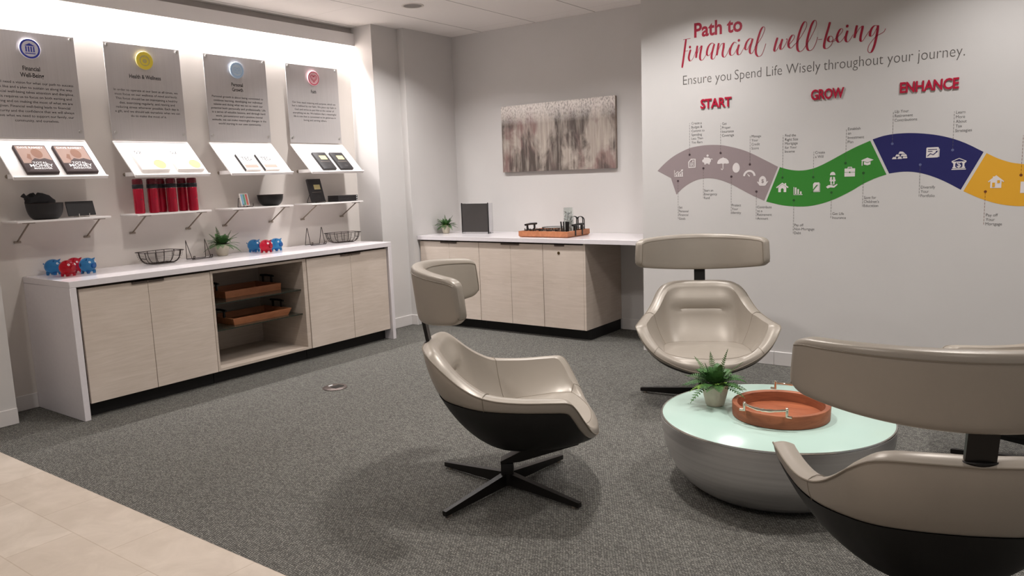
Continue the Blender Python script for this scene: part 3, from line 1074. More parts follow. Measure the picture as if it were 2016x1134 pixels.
def cloth(b):
    rnd = random.Random(5)
    rings = []
    prof = [(0.060, 0.052), (0.082, 0.085), (0.090, 0.112), (0.088, 0.130), (0.070, 0.150), (0.045, 0.162), (0.018, 0.166)]
    for k, (r, z) in enumerate(prof):
        ring = []
        for i in range(30):
            a = 2 * math.pi * i / 30
            w = 1 + 0.08 * math.sin(3 * a + k) + 0.05 * rnd.uniform(-1, 1)
            lean = max(0, (z - 0.09)) * 0.55
            zz = z + 0.016 * math.sin(2 * a + 0.7) * (z > 0.1)
            ring.append((r * w * math.cos(a) * 0.92, r * w * math.sin(a) - lean - 0.006, zz))
        rings.append(ring)
    loft(b, rings, True, True, True)
    # a folded corner that flops over the near rim
    pts = [(-0.03, -0.075, 0.112), (0.05, -0.080, 0.110), (0.040, -0.120, 0.150), (0.0, -0.142, 0.158), (-0.03, -0.118, 0.172)]
    lo = [b.verts.new(p) for p in pts]
    hi = [b.verts.new((p[0], p[1] + 0.012, p[2] + 0.008)) for p in pts]
    b.faces.new(lo); b.faces.new(list(reversed(hi)))
    for i in range(5):
        b.faces.new((lo[i], hi[i], hi[(i + 1) % 5], lo[(i + 1) % 5]))
tag(add('folded_cloth', M['black_cloth'], cloth, loc=(0.125, 0.142, FZ)), 'crumpled black cloth stuffed in the mesh bowl', 'cloth')

t = thing('display_card', 'black rectangular card leaning on a small silver wire stand', 'card', (0.115, 0.388, FZ))
def lean_m(a):
    return Matrix.Rotation(math.radians(a), 4, 'Y')
add('card', M['black_card'], lambda b: box(b, -0.004, 0.004, -0.094, 0.094, 0.012, 0.116, 0.001, 1, Matrix.Rotation(math.radians(-18), 4, 'Y')), t)
def cstand(b):
    for y in (-0.035, 0.035):
        tube(b, [(-0.055, y, 0.003), (0.02, y, 0.003), (0.026, y, 0.006), (0.028, y, 0.026)], 0.0025, 6)
        tube(b, [(-0.055, y, 0.003), (-0.030, y, 0.07)], 0.0025, 6)
    tube(b, [(0.02, -0.035, 0.003), (0.02, 0.035, 0.003)], 0.0025, 6)
    tube(b, [(-0.030, -0.035, 0.07), (-0.030, 0.035, 0.07)], 0.0025, 6)
add('wire_stand', M['steel_rim'], cstand, t)

# red bottles
t0 = thing('water_bottle', '', 'bottle', (0.14, 0.79, FZ))
add('body', M['bottle_red'], lambda b: lathe(b, [(0.030, 0), (0.0355, 0.004), (0.0365, 0.02), (0.0365, 0.178), (0.034, 0.184)], 28), t0)
add('collar', M['bottle_band'], lambda b: lathe(b, [(0.036, 0.1845), (0.038, 0.188), (0.038, 0.212), (0.036, 0.215)], 28), t0)
add('lid', M['bottle_lid'], lambda b: lathe(b, [(0.0355, 0.2155), (0.0365, 0.219), (0.0355, 0.250), (0.031, 0.256), (0.0, 0.257)], 28), t0)
add('logo_dot', M['bottle_band'], lambda b: tube(b, [(0.0366, 0.0, 0.105), (0.0374, 0.0, 0.105)], 0.004, 12), t0)
spots = [(0.17, 0.775, 'red bottle with black collar standing alone at the near end of the row'),
         (0.175, 0.882, 'red bottle with black collar, second from the near end in front'),
         (0.085, 0.998, 'red bottle with black collar, in the back row of the middle group'),
         (0.17, 1.035, 'red bottle with black collar, third from the near end in front'),
         (0.09, 1.172, 'red bottle with black collar, in the back row of the far pair'),
         (0.165, 1.212, 'red bottle with black collar at the far end in front')]
for i, (x, y, lab) in enumerate(spots):
    if i == 0:
        t0.location = (x, y, FZ)
        t0['label'] = lab
        t0['group'] = 'red bottles on the shelf'
    else:
        dup(t0, (x, y, FZ), 0.02 * i, lab, 'red bottles on the shelf')

# striped card pack on its stand, and a dark bowl
t = thing('card_pack', 'small pack with blue, green and coral stripes on a wire stand', 'card pack', (0.13, 1.712, FZ))
RM = Matrix.Rotation(math.radians(-14), 4, 'Y')
add('pack', M['paper'], lambda b: box(b, -0.006, 0.006, -0.040, 0.040, 0.012, 0.118, 0.002, 1, RM), t)
for nm, mm, a, c in (('blue_stripe', 'sky_print', -0.033, -0.014), ('green_stripe', 'bars_print', -0.012, 0.004), ('coral_stripe', 'coral_print', 0.010, 0.028)):
    add(nm, M[mm], lambda b: box(b, 0.0062, 0.0068, a, c, 0.018, 0.110, 0, 2, RM), t)
def cstand2(b):
    for y in (-0.045, 0.045):
        tube(b, [(-0.05, y, 0.003), (0.03, y, 0.003), (0.036, y, 0.008), (0.038, y, 0.03)], 0.0025, 6)
        tube(b, [(-0.05, y, 0.003), (-0.032, y, 0.075)], 0.0025, 6)
    tube(b, [(0.03, -0.045, 0.003), (0.03, 0.045, 0.003)], 0.0025, 6)
    tube(b, [(-0.032, -0.045, 0.075), (-0.032, 0.045, 0.075)], 0.0025, 6)
add('wire_stand', M['wire'], cstand2, t)
t = thing('mesh_bowl', 'empty dark mesh bowl on the shelf below the Personal Growth panel', 'bowl', (0.125, 1.966, FZ))
add('bowl_wall', M['black_metal'], lambda b: bowl_shape(b, 0.108, 0.052, 0.094), t)
add('wire_rim', M['wire'], lambda b: tube(b, [(0.108 * math.cos(a), 0.108 * math.sin(a), 0.094) for a in [2 * math.pi * i / 36 for i in range(36)]], 0.003, 6, True), t)

# organizers on the last flat shelf
t = thing('organizer_pack', 'black slim organizer pack standing upright on a wire easel', 'organizer', (0.125, 2.495, FZ), group='black organizers below the Faith panel')
RM = Matrix.Rotation(math.radians(-16), 4, 'Y')
def rq(b, y0, y1, z0, z1, x=0.0113):
    vs = [b.verts.new(RM @ Vector((x, y, z))) for y, z in ((y0, z0), (y1, z0), (y1, z1), (y0, z1))]
    b.faces.new(vs)
def rov(b):
    b.faces.new([b.verts.new(RM @ Vector((0.0113, 0.012 + .021 * math.cos(a), 0.055 + .014 * math.sin(a)))) for a in [2 * math.pi * i / 20 for i in range(20)]])
organizer(t, lambda b: box(b, -0.011, 0.011, -0.077, 0.077, 0.010, 0.226, 0.003, 2, RM),
          (lambda b: rq(b, -0.020, 0.052, 0.125, 0.170), rov), lambda b: rq(b, -0.055, 0.055, 0.098, 0.101))
def cstand3(b):
    for y in (-0.05, 0.05):
        tube(b, [(-0.105, y, 0.003), (0.03, y, 0.003), (0.036, y, 0.008), (0.036, y, 0.022)], 0.0025, 6)
        tube(b, [(-0.105, y, 0.003), (-0.045, y, 0.105)], 0.0025, 6)
    tube(b, [(0.012, -0.05, 0.003), (0.012, 0.05, 0.003)], 0.0025, 6)
    tube(b, [(-0.045, -0.05, 0.105), (-0.045, 0.05, 0.105)], 0.0025, 6)
add('wire_easel', M['wire'], cstand3, t)
for i, lab in enumerate(('black organizer box, bottom of the stack of three', 'black organizer box, middle of the stack of three', 'black organizer box, top of the stack of three')):
    z = FZ + 0.0195 * i
    t = thing('organizer_box', lab, 'organizer', (0.12, 2.795, z), group='stacked black organizer boxes')
    add('box_body', M['black_card'], lambda b: box(b, -0.075, 0.075, -0.122, 0.122, 0.0003, 0.019, 0.0025), t)
    add('white_sticker', M['white_print'], lambda b: tube(b, [(0.0751, 0.108, 0.0095), (0.0756, 0.108, 0.0095)], 0.005, 12), t)

# ------------------------------------------------------------ things on the left worktop
HT = H + 0.0006


def piggy(label, x, y, face, m, group):
    t = thing('piggy_bank', label, 'piggy bank', (x, y, HT), face, group)
    def body(b):
        ellipsoid(b, (0, 0, 0.0565), 0.056, 0.053, 0.0505, 28, 18)
        cyl(b, (0.050, 0, 0.054), (0.064, 0, 0.053), 0.017, 0.016, 20)
        for sy in (-1, 1):
            loft(b, [[(0.022, sy * 0.018, 0.099), (0.032, sy * 0.030, 0.090), (0.020, sy * 0.032, 0.092)],
                     [(0.036, sy * 0.031, 0.106), (0.038, sy * 0.032, 0.105), (0.036, sy * 0.033, 0.105)]], True, True, True)
            for sx in (-0.028, 0.028):
                cyl(b, (sx, sy * 0.024, 0.0), (sx * 0.9, sy * 0.024, 0.022), 0.009, 0.012, 12)
        tube(b, [(-0.056, 0, 0.066), (-0.064, 0.004, 0.070), (-0.068, -0.003, 0.075), (-0.064, -0.004, 0.080)], 0.003, 6)
    add('body', m, body, t)
    for sy in (-1, 1):
        c = Vector((0.047, sy * 0.021, 0.078))
        n = Vector((0.80, sy * 0.40, 0.40)).normalized()
        a = n.orthogonal().normalized()
        bb = n.cross(a)
        add('eye_ring', M['white_print'], lambda b: tube(b, [c + n * 0.002 + (a * math.cos(q) + bb * math.sin(q)) * 0.0055 for q in [2 * math.pi * i / 16 for i in range(16)]], 0.0018, 6, True), t)
    return t


g1, g2 = 'piggy banks at the near end of the counter', 'piggy banks beside the fern'
piggy('clear blue piggy bank at the left of the cluster of four', 0.100, 0.160, 0.55, M['pig_blue'], g1)
piggy('clear red piggy bank at the front of the cluster of four', 0.300, 0.165, 0.15, M['pig_red'], g1)
piggy('clear red piggy bank at the back of the cluster of four', 0.140, 0.282, 0.35, M['pig_red'], g1)
piggy('clear blue piggy bank at the right of the cluster of four', 0.268, 0.312, 0.25, M['pig_blue'], g1)
piggy('clear blue piggy bank at the left of the trio', 0.135, 1.755, 0.4, M['pig_blue'], g2)
piggy('clear red piggy bank in the middle of the trio', 0.285, 1.765, 0.1, M['pig_red'], g2)
piggy('clear blue piggy bank at the right of the trio', 0.235, 1.905, 0.15, M['pig_blue'], g2)


def rrect(lx, ly, r, z, n=6):
    pts = []
    for cx, cy, a0 in ((lx / 2 - r, ly / 2 - r, 0), (-lx / 2 + r, ly / 2 - r, 90), (-lx / 2 + r, -ly / 2 + r, 180), (lx / 2 - r, -ly / 2 + r, 270)):
        for i in range(n + 1):
            a = math.radians(a0 + 90 * i / n)
            pts.append((cx + r * math.cos(a), cy + r * math.sin(a), z))
    return pts


def basket(label, x, y, rz, lx, ly, h, flare, group):
    t = thing('wire_basket', label, 'basket', (x, y, HT), rz, group)
    def section(k):
        s = math.sin(math.pi / 2 * k)
        return lx - 2 * flare * (1 - s), ly - 2 * flare * 1.35 * (1 - s), 0.003 + (h - 0.003) * (1 - math.cos(math.pi / 2 * k))
    def thick(b):
        tube(b, rrect(lx, ly, 0.028, h), 0.0028, 6, True)
        a, c, z = section(0.0)
        tube(b, rrect(a, c, 0.03, 0.0035), 0.0028, 6, True)
        for u in (-0.36, -0.12, 0.12, 0.36):
            pts = []
            for s in (-1, 1):
                seg = [(s * section(k / 8)[0] / 2, u * section(k / 8)[1], section(k / 8)[2]) for k in range(9)]
                pts = pts + (list(reversed(seg)) if s < 0 else seg)
            tube(b, pts, 0.0024, 6)
        for u in (-0.2, 0.2):
            pts = []
            for s in (-1, 1):
                seg = [(u * section(k / 8)[0], s * section(k / 8)[1] / 2, section(k / 8)[2]) for k in range(9)]
                pts = pts + (list(reversed(seg)) if s < 0 else seg)
            tube(b, pts, 0.0024, 6)
    add('frame', M['wire'], thick, t)
    def fine(b):
        for k in (0.25, 0.4, 0.52, 0.64, 0.74, 0.83, 0.92):
            a, c, z = section(k)
            tube(b, rrect(a, c, 0.04, z), 0.0009, 4, True)
    add('mesh_wires', M['wire'], fine, t)
    for s in (-1, 1):
        def hd(b):
            a1, c1, z1 = section(0.66)
            tube(b, [(-0.035, s * ly / 2, h), (-0.035, s * c1 / 2, z1), (0.035, s * c1 / 2, z1), (0.035, s * ly / 2, h)], 0.0024, 6)
        add('handle', M['wire'], hd, t)


gb = 'wire baskets on the left counter'
basket('shallow bronze wire basket left of the fern', 0.160, 0.900, 0.10, 0.20, 0.300, 0.092, 0.045, gb)
basket('shallow bronze wire basket at the far end of the counter near the column', 0.185, 2.705, -0.20, 0.18, 0.315, 0.092, 0.045, gb)


def easel(label, x, y, rz, h, w, pointed, group):
    t = thing('wire_easel', label, 'easel', (x, y, HT), rz, group)
    def wires(b):
        for s in (-1, 1):
            yy = s * w / 2
            bk, ap, fr = (-0.012, -0.006, 0.062) if pointed else (-0.050, 0.0, 0.042)
            top = [(ap, yy, h)] if pointed else [(ap - 0.007, yy, h - 0.012), (ap - 0.004, yy, h - 0.003), (ap, yy, h), (ap + 0.004, yy, h - 0.003), (ap + 0.007, yy, h - 0.012)]
            tube(b, [(bk, yy, 0.003)] + top + [(fr, yy, 0.010), (fr + 0.008, yy, 0.003), (fr + 0.022, yy, 0.006), (fr + 0.026, yy, 0.028)], 0.0028, 7)
        tube(b, [(bk, -w / 2, 0.003), (bk, w / 2, 0.003)], 0.0028, 7)
        tube(b, [(fr + 0.008, -w / 2, 0.003), (fr + 0.008, w / 2, 0.003)], 0.0028, 7)
        tube(b, [(fr + 0.026, -w / 2, 0.028), (fr + 0.022, -w / 2 + 0.014, 0.028), (fr + 0.008, -w / 2 + 0.018, 0.004)], 0.0028, 7)
        tube(b, [(fr + 0.026, w / 2, 0.028), (fr + 0.022, w / 2 - 0.014, 0.028), (fr + 0.008, w / 2 - 0.018, 0.004)], 0.0028, 7)
    add('wire_frame', M['wire'], wires, t)


ge = 'wire easels on the left counter'
easel('empty bronze wire easel with pointed tops beside the fern', 0.125, 1.225, 0.0, 0.150, 0.165, True, ge)
easel('empty bronze wire easel with rounded tops right of the piggy banks', 0.125, 2.420, -0.15, 0.158, 0.150, False, ge)


# ------------------------------------------------------------ potted ferns
def frond(b, base, az, length, lift, droop, width, rnd, nleaf=12):
    """one arching frond: a stalk with toothed leaflets on both sides, tapering to the tip"""
    d = Vector((math.cos(az), math.sin(az), 0))
    side = Vector((-d.y, d.x, 0))
    pts = []
    for i in range(nleaf + 1):
        u = i / nleaf
        pts.append(Vector(base) + d * (length * math.cos(lift) * u) + Vector((0, 0, length * (math.sin(lift) * u - droop * u * u))))
    tube(b, pts[:-1], 0.0012, 4)
    for i in range(2, nleaf + 1):
        u = i / nleaf
        p = pts[i - 1]
        t = (pts[i] - pts[i - 1]).normalized()
        up = side.cross(t).normalized()
        w = width * (math.sin(math.pi * (0.20 + 0.78 * u)) ** 0.9) * rnd.uniform(0.85, 1.1)
        hw = length / nleaf * 0.60
        for s in (-1, 1):
            dirn = (side * s * 0.93 + t * 0.40 - up * 0.12).normalized()
            q = p + dirn * w
            m1 = p + dirn * w * 0.5
            vs = [b.verts.new(p - t * hw * 0.45), b.verts.new(m1 - t * hw * 0.55 + up * 0.002), b.verts.new(q),
                  b.verts.new(m1 + t * hw * 0.50 + up * 0.002), b.verts.new(p + t * hw * 0.45)]
            if s < 0:
                vs.reverse()
            b.faces.new(vs)


def fern(label, loc, R, hpot, specs, young, seed, spread=1.0, tips=()):
    rnd = random.Random(seed)
    t = thing('potted_fern', label, 'potted plant', loc)
    k = R
    prof = [(0.60 * k, 0), (0.66 * k, 0.004), (0.80 * k, hpot * 0.35), (0.94 * k, hpot * 0.72), (1.0 * k, hpot * 0.985), (0.985 * k, hpot),
            (0.93 * k, hpot), (0.90 * k, hpot * 0.90), (0.0, hpot * 0.90)]
    add('pot', M['pot'], lambda b: lathe(b, prof, 40), t)
    add('moss', M['soil'], lambda b: ellipsoid(b, (0, 0, hpot * 0.93), 0.86 * k, 0.86 * k, 0.020), t)
    def main(b):
        n = specs
        for i in range(n):
            az = 2 * math.pi * i / n + rnd.uniform(-0.25, 0.25)
            tier = i % 4
            lift = math.radians([8, 30, 52, 72][tier] + rnd.uniform(-12, 12))
            ln = [2.0, 2.1, 2.1, 2.1][tier] * k * rnd.uniform(0.85, 1.2) * spread
            frond(b, (0.35 * k * math.cos(az), 0.35 * k * math.sin(az), hpot * 0.95), az, ln, lift, rnd.uniform(0.25, 0.65), 0.56 * k, rnd)
    add('fronds', M['leaf'], main, t)
    def yng(b):
        for az, ln, lf in young:
            for q in range(5):
                a = az + rnd.uniform(-0.5, 0.5)
                frond(b, (0.72 * k * math.cos(a), 0.72 * k * math.sin(a), hpot * 0.97), a, ln * k * rnd.uniform(0.7, 1.0), math.radians(lf + rnd.uniform(-18, 18)), 0.5, 0.30 * k, rnd, 9)
    if young:
        add('young_fronds', M['leaf_light'], yng, t)
    def dark(b):
        for az, ln, lf in tips:
            frond(b, (0.2 * k * math.cos(az), 0.2 * k * math.sin(az), hpot * 0.95), az, ln * k, math.radians(lf), 0.12, 0.36 * k, rnd, 18)
    if tips:
        add('dark_fronds', M['leaf_dark'], dark, t)
    return t


PI = math.pi
fern('potted fern in a pale stoneware pot on the left counter beside the wire easel', (0.130, 1.452, HT), 0.062, 0.095, 36, (), 11, 1.05,
     ((-1.0, 3.2, 68), (-1.25, 3.0, 42), (1.35, 2.9, 38), (0.9, 2.5, 62), (1.7, 2.4, 52)))
fern('small potted fern in a white pot on the back worktop beside the black sign holder', (0.500, 3.835, HT), 0.048, 0.085, 44, ((-1.2, 1.2, 40),), 23, 1.2,
     ((PI, 3.3, 38), (2.4, 3.0, 66), (0.25, 3.1, 58), (0.0, 2.9, 22), (-0.4, 2.3, 40), (3.3, 2.6, 20)))

# ------------------------------------------------------------ things on the back worktop
t = thing('sign_holder', 'dark square sheet in a black framed clear acrylic stand', 'sign holder', (0.886, 3.840, HT), math.radians(9))
add('insert_sheet', M['screen'], lambda b: box(b, -0.148, 0.148, -0.001, 0.002, 0.018, 0.300), t)
def sfr(b):
    for x in (-0.153, 0.150):
        box(b, x, x + 0.004, -0.005, 0.010, 0, 0.312)
    box(b, -0.1485, 0.1495, -0.003, 0.008, 0.3005, 0.304)
add('frame', M['black_metal'], sfr, t)
add('base_lip', M['acrylic'], lambda b: box(b, -0.1485, 0.1495, -0.010, 0.05, 0.0, 0.016), t)
add('acrylic_side', M['acrylic'], lambda b: box(b, 0.1545, 0.158, 0.0, 0.085, 0.0, 0.306), t)
add('acrylic_side', M['acrylic'], lambda b: box(b, -0.158, -0.1545, 0.0, 0.085, 0.0, 0.306), t)

TX0, TX1, TY0, TY1 = 1.600, 2.135, 3.590, 3.985
TCX, TCY = (TX0 + TX1) / 2, (TY0 + TY1) / 2
t = thing('serving_tray', 'wooden tray holding coasters and a glass jar on the back worktop', 'tray', (TCX, TCY, HT))
a_, c_ = (TX1 - TX0) / 2, (TY1 - TY0) / 2
def tb(b):
    q = ((-1, -1), (1, -1), (1, 1), (-1, 1))
    loft(b, [[(sx * (a_ - 0.012), sy * (c_ - 0.012), 0) for sx, sy in q], [(sx * a_, sy * c_, 0.012) for sx, sy in q], [(sx * a_, sy * c_, 0.056) for sx, sy in q],
             [(sx * (a_ - 0.014), sy * (c_ - 0.014), 0.056) for sx, sy in q], [(sx * (a_ - 0.016), sy * (c_ - 0.016), 0.012) for sx, sy in q]], True, True, True)
add('tray_body', M['tray_wood'], tb, t, smooth=False)
for s in (-1, 1):
    x = s * (a_ - 0.007)
    def hnd(b):
        for y in (-0.06, 0.06):
            box(b, x - 0.006, x + 0.006, y - 0.008, y + 0.008, 0.0565 if s < 0 else 0.010, 0.100)
            if s > 0:
                box(b, x + 0.0075, x + 0.0105, y - 0.010, y + 0.010, 0.010, 0.10)
        tube(b, [(x, -0.095, 0.106), (x, 0, 0.110), (x, 0.095, 0.106)], 0.010, 10)
    add('handle', M['black_metal'], hnd, t)
TZ = HT + 0.0125


def caddy(label, x, y, w, d, z0):
    """squat black metal candle frame around a clear glass block"""
    t = thing('metal_coaster', label, 'coaster', (x, y, z0), group='black framed glass coasters in the wooden tray')
    def fr(b):
        for z in (0.002, 0.052):
            tube(b, [(-w, -d, z), (w, -d, z), (w, d, z), (-w, d, z)], 0.003, 6, True)
        for sx in (-1, 1):
            for sy in (-1, 1):
                tube(b, [(sx * w, sy * d, 0.002), (sx * w, sy * d, 0.066)], 0.0035, 6)
    add('frame', M['black_metal'], fr, t)
    add('glass', M['clear_glass'], lambda b: box(b, -w + 0.005, w - 0.005, -d + 0.005, d - 0.005, 0.004, 0.048), t)


caddy('black framed glass coaster beside the left handle of the wooden tray', 1.672, 3.665, 0.030, 0.030, TZ)
caddy('black framed glass coaster, second from the left in the wooden tray', 1.752, 3.690, 0.032, 0.030, TZ)
caddy('black framed glass coaster in the middle of the wooden tray', 1.850, 3.665, 0.036, 0.030, TZ)
caddy('black framed glass coaster left of the glass jar in the wooden tray', 1.945, 3.665, 0.036, 0.030, TZ)
t = thing('glass_plate', 'shallow clear glass dish with a dark rim at the back of the wooden tray', 'dish', (1.83, 3.85, TZ))
add('dish', M['clear_glass'], lambda b: bowl_shape(b, 0.115, 0.06, 0.062, 0.004), t)
add('rim', M['black_metal'], lambda b: tube(b, [(0.115 * math.cos(a), 0.115 * math.sin(a), 0.063) for a in [2 * PI * i / 40 for i in range(40)]], 0.003, 6, True), t)
t = thing('glass_jar', 'tall clear glass jar at the right of the wooden tray', 'jar', (2.030, 3.785, TZ))
add('jar', M['clear_glass'], lambda b: lathe(b, [(0.042, 0), (0.045, 0.004), (0.045, 0.17), (0.042, 0.25), (0.039, 0.25), (0.042, 0.17), (0.042, 0.007), (0.0, 0.007)], 32), t)
def flakes(b):
    rnd = random.Random(8)
    for i in range(260):
        a, r = rnd.uniform(0, 2 * PI), 0.036 * math.sqrt(rnd.random())
        p = Vector((r * math.cos(a), r * math.sin(a), rnd.uniform(0.012, 0.215)))
        e1 = Vector((rnd.uniform(-1, 1), rnd.uniform(-1, 1), rnd.uniform(-1, 1))).normalized() * 0.007
        e2 = e1.orthogonal().normalized() * rnd.uniform(0.002, 0.005)
        b.faces.new([b.verts.new(p + q) for q in (e1 + e2, e1 - e2, -e1 - e2, -e1 + e2)])


o = tag(add('shredded_filler', mat('silver_foil_filler', (214, 210, 208), 0.5, 0.1, 0.7, (60, 60, 60)), flakes, loc=(2.030, 3.785, TZ)),
        'silvery white shreds filling the tall glass jar', 'filler')
o['kind'] = 'stuff'
STR = [(2.004, 3.718, -0.12), (2.022, 3.716, -0.03), (2.038, 3.722, 0.02), (2.053, 3.714, 0.04), (2.068, 3.712, 0.05)]
for i, (x, y, l) in enumerate(STR):
    tag(add('drinking_straw', M['black_metal'], lambda b: tube(b, [(0, 0, 0.0005), (l * 0.14, 0.0, 0.125)], 0.0065, 10), loc=(x, y, TZ)),
        ['black straw leaning out at the left of the bunch before the jar', 'black straw, second from the left before the jar', 'black straw in the middle of the bunch before the jar',
         'black straw, fourth from the left before the jar', 'black straw at the right of the bunch before the jar'][i], 'straw', 'black straws before the glass jar')
for i, (x, y) in enumerate(((2.000, 3.935), (2.072, 3.925))):
    t = thing('napkin_rack', ('round topped black wire napkin rack, left one behind the glass jar',
                              'round topped black wire napkin rack, right one beside the glass jar')[i], 'napkin rack', (x, y, TZ), PI / 2 + 0.35, 'arched napkin racks in the wooden tray')
    def arch(b, w=0.036, h=0.160):
        for x in (-0.010, 0.010):
            for ww in (w, w * 0.62):
                tube(b, [(ww * 0.0 + x, -ww, 0.0), (x, -ww, h - ww)] + [(x, -ww * math.cos(a), h - ww + ww * math.sin(a)) for a in [PI * i / 14 for i in range(1, 14)]] + [(x, ww, h - ww), (x, ww, 0.0)], 0.003, 6)
        tube(b, [(-0.010, -w, 0.06), (-0.010, w, 0.06)], 0.003, 6)
        tube(b, [(0.010, -w, 0.06), (0.010, w, 0.06)], 0.003, 6)
    add('wire_arch', M['black_metal'], arch, t)
    add('rack_base', M['black_metal'], lambda b: box(b, -0.014, 0.014, -0.038, 0.038, 0.0, 0.004), t)

# painting over the back worktop
t = thing('wall_painting', 'abstract canvas of brown and mauve drips under a pale flaking top edge', 'painting', (1.033, Y_BACK - 0.001, 1.520))
add('canvas', M['canvas'], lambda b: box(b, 0, 1.298, -0.036, -0.032, 0, 0.657), t)
add('stretcher_edge', M['canvas_edge'], lambda b: box(b, 0.001, 1.297, -0.0318, 0, 0.001, 0.656), t)

# floor outlet
t = thing('floor_outlet', 'round grey metal outlet cover set in the carpet', 'floor outlet', (1.497, 1.372, 0.0006))
add('cover', M['floor_box'], lambda b: lathe(b, [(0.088, 0), (0.088, 0.004), (0.080, 0.009), (0.0, 0.010)], 48), t)
add('flap', M['black_metal'], lambda b: box(b, -0.010, 0.050, -0.035, 0.045, 0.0098, 0.0125, 0.001, 1), t)
add('latch', M['white_print'], lambda b: box(b, -0.045, -0.035, -0.025, 0.012, 0.0098, 0.013), t)


# ------------------------------------------------------------ coffee table
TC = (4.690, 1.255)
TR, TH = 0.517, 0.340
t = thing('coffee_table', 'low round table with a pale green glass top on a brushed steel bowl base', 'coffee table', (TC[0], TC[1], 0))
prof = [(0.0, 0.002), (0.285, 0.002)]
r0_ = 0.30
for i in range(0, 19):
    z = (TH - 0.012) * i / 18
    prof.append((r0_ + (TR - r0_) * math.sqrt(max(0, 1 - (1 - z / TH) ** 2)), 0.004 + z))
prof += [(TR - 0.003, TH - 0.006), (TR - 0.006, TH - 0.0065), (0.0, TH - 0.0068)]
add('drum', M['steel'], lambda b: lathe(b, prof, 96), t)
add('glass_top', M['glass_top'], lambda b: lathe(b, [(TR - 0.009, TH - 0.006), (TR - 0.008, TH - 0.0015), (TR - 0.010, TH), (0.0, TH)], 96, cap0=True), t)
add('steel_rim', M['steel_rim'], lambda b: lathe(b, [(TR - 0.0075, TH - 0.006), (TR - 0.0075, TH + 0.0005), (TR - 0.002, TH + 0.0003), (TR, TH - 0.004), (TR, TH - 0.006)], 96, cap0=False, cap1=False), t)
add('plinth', M['toe'], lambda b: lathe(b, [(0.27, 0.0), (0.27, 0.0018), (0.0, 0.0018)], 48), t)

fern('leafy potted fern in a beige pot on the glass coffee table', (4.405, 1.255, TH + 0.0008), 0.065, 0.108, 48,
     ((-1.9, 1.5, 25), (-1.0, 1.3, 42)), 4, 1.1,
     ((2.6, 3.2, 40), (2.2, 2.9, 64), (0.9, 3.2, 74), (0.3, 2.9, 50), (-0.35, 2.8, 10), (3.0, 2.6, 14)))

t = thing('round_tray', 'round acacia wood tray with two polished metal handles on the coffee table', 'tray', (4.722, 1.245, TH + 0.0008), math.radians(0))
RT = 0.216
add('tray_ring', M['acacia_dark'], lambda b: lathe(b, [(RT - 0.028, 0.0125), (RT - 0.024, 0.058), (RT - 0.020, 0.061), (RT - 0.002, 0.061), (RT, 0.058), (RT - 0.002, 0.003), (RT - 0.006, 0.0)], 72, cap0=False, cap1=True), t)
add('tray_base', M['acacia'], lambda b: lathe(b, [(RT - 0.030, 0.003), (RT - 0.0285, 0.0125), (0.0, 0.0125)], 72), t)
for ang in (-1.60, PI - 1.60):
    h = add('handle', M['chrome'], lambda b: None or (
        [tube(b, [(RT - 0.013 + 0.002, s * 0.094, 0.0645), (RT - 0.012, s * 0.116, 0.0645)], 0.0055, 8) for s in (-1, 1)],
        [tube(b, [(RT - 0.012, s * 0.094, 0.0620), (RT - 0.012, s * 0.094, 0.094)], 0.0065, 10) for s in (-1, 1)],
        [ellipsoid(b, (RT - 0.012, s * 0.094, 0.097), 0.0075, 0.0075, 0.0075, 12, 8) for s in (-1, 1)],
        tube(b, [(RT - 0.012 + 0.030 * math.cos(u * PI / 2), 0.094 * u, 0.093 - 0.006 * math.cos(u * PI / 2)) for u in [i / 8 - 1 for i in range(17)]], 0.0045, 8,
             radii=[0.0055 + 0.0028 * (abs(math.sin(i * 1.35)) if 4 < i < 12 else 0) for i in range(17)])), t, rot=(0, 0, ang))

# ------------------------------------------------------------ lounge chairs
RIM = [(-.365, 0, .716), (-.357, .13, .718), (-.325, .235, .708), (-.275, .285, .668), (-.22, .312, .622), (-.165, .335, .583), (-.10, .360, .553),
       (-.015, .385, .537), (.10, .405, .532), (.22, .420, .535), (.283, .425, .533), (.312, .412, .505), (.347, .372, .440), (.380, .300, .372), (.408, .190, .318), (.428, .090, .290), (.434, 0, .283)]
TOP = [(-.292, 0, .712), (-.287, .11, .713), (-.262, .185, .702), (-.222, .228, .660), (-.172, .255, .614), (-.122, .278, .580), (-.068, .303, .553),
       (0, .328, .543), (.10, .345, .538), (.205, .358, .540), (.258, .360, .538), (.288, .350, .508), (.316, .320, .456), (.348, .276, .408), (.396, .182, .354), (.421, .088, .338), (.427, 0, .334)]
SEAT = [(-.130, 0, .352), (-.127, .085, .352), (-.118, .145, .352), (-.100, .188, .354), (-.076, .210, .356), (-.05, .225, .358), (-.02, .237, .360),
        (.01, .246, .362), (.09, .252, .370), (.18, .255, .380), (.225, .256, .385), (.262, .256, .388), (.30, .256, .388), (.335, .250, .384), (.378, .172, .368), (.398, .086, .363), (.404, 0, .362)]
BORD = [.505, .505, .502, .498, .494, .489, .485, .484, .484, .486, .484, .452, .392, .338, .296, .274, .270]
BOT = Vector((.030, 0, .192))
NT = 64            # samples along half the rim


def half(keys):
    return catmull(keys, NT + 1)


def full(keys):
    h = half(keys)
    left = [Vector(p) for p in h]
    right = [Vector((p[0], -p[1], p[2])) for p in reversed(h[1:-1])]
    return left + right


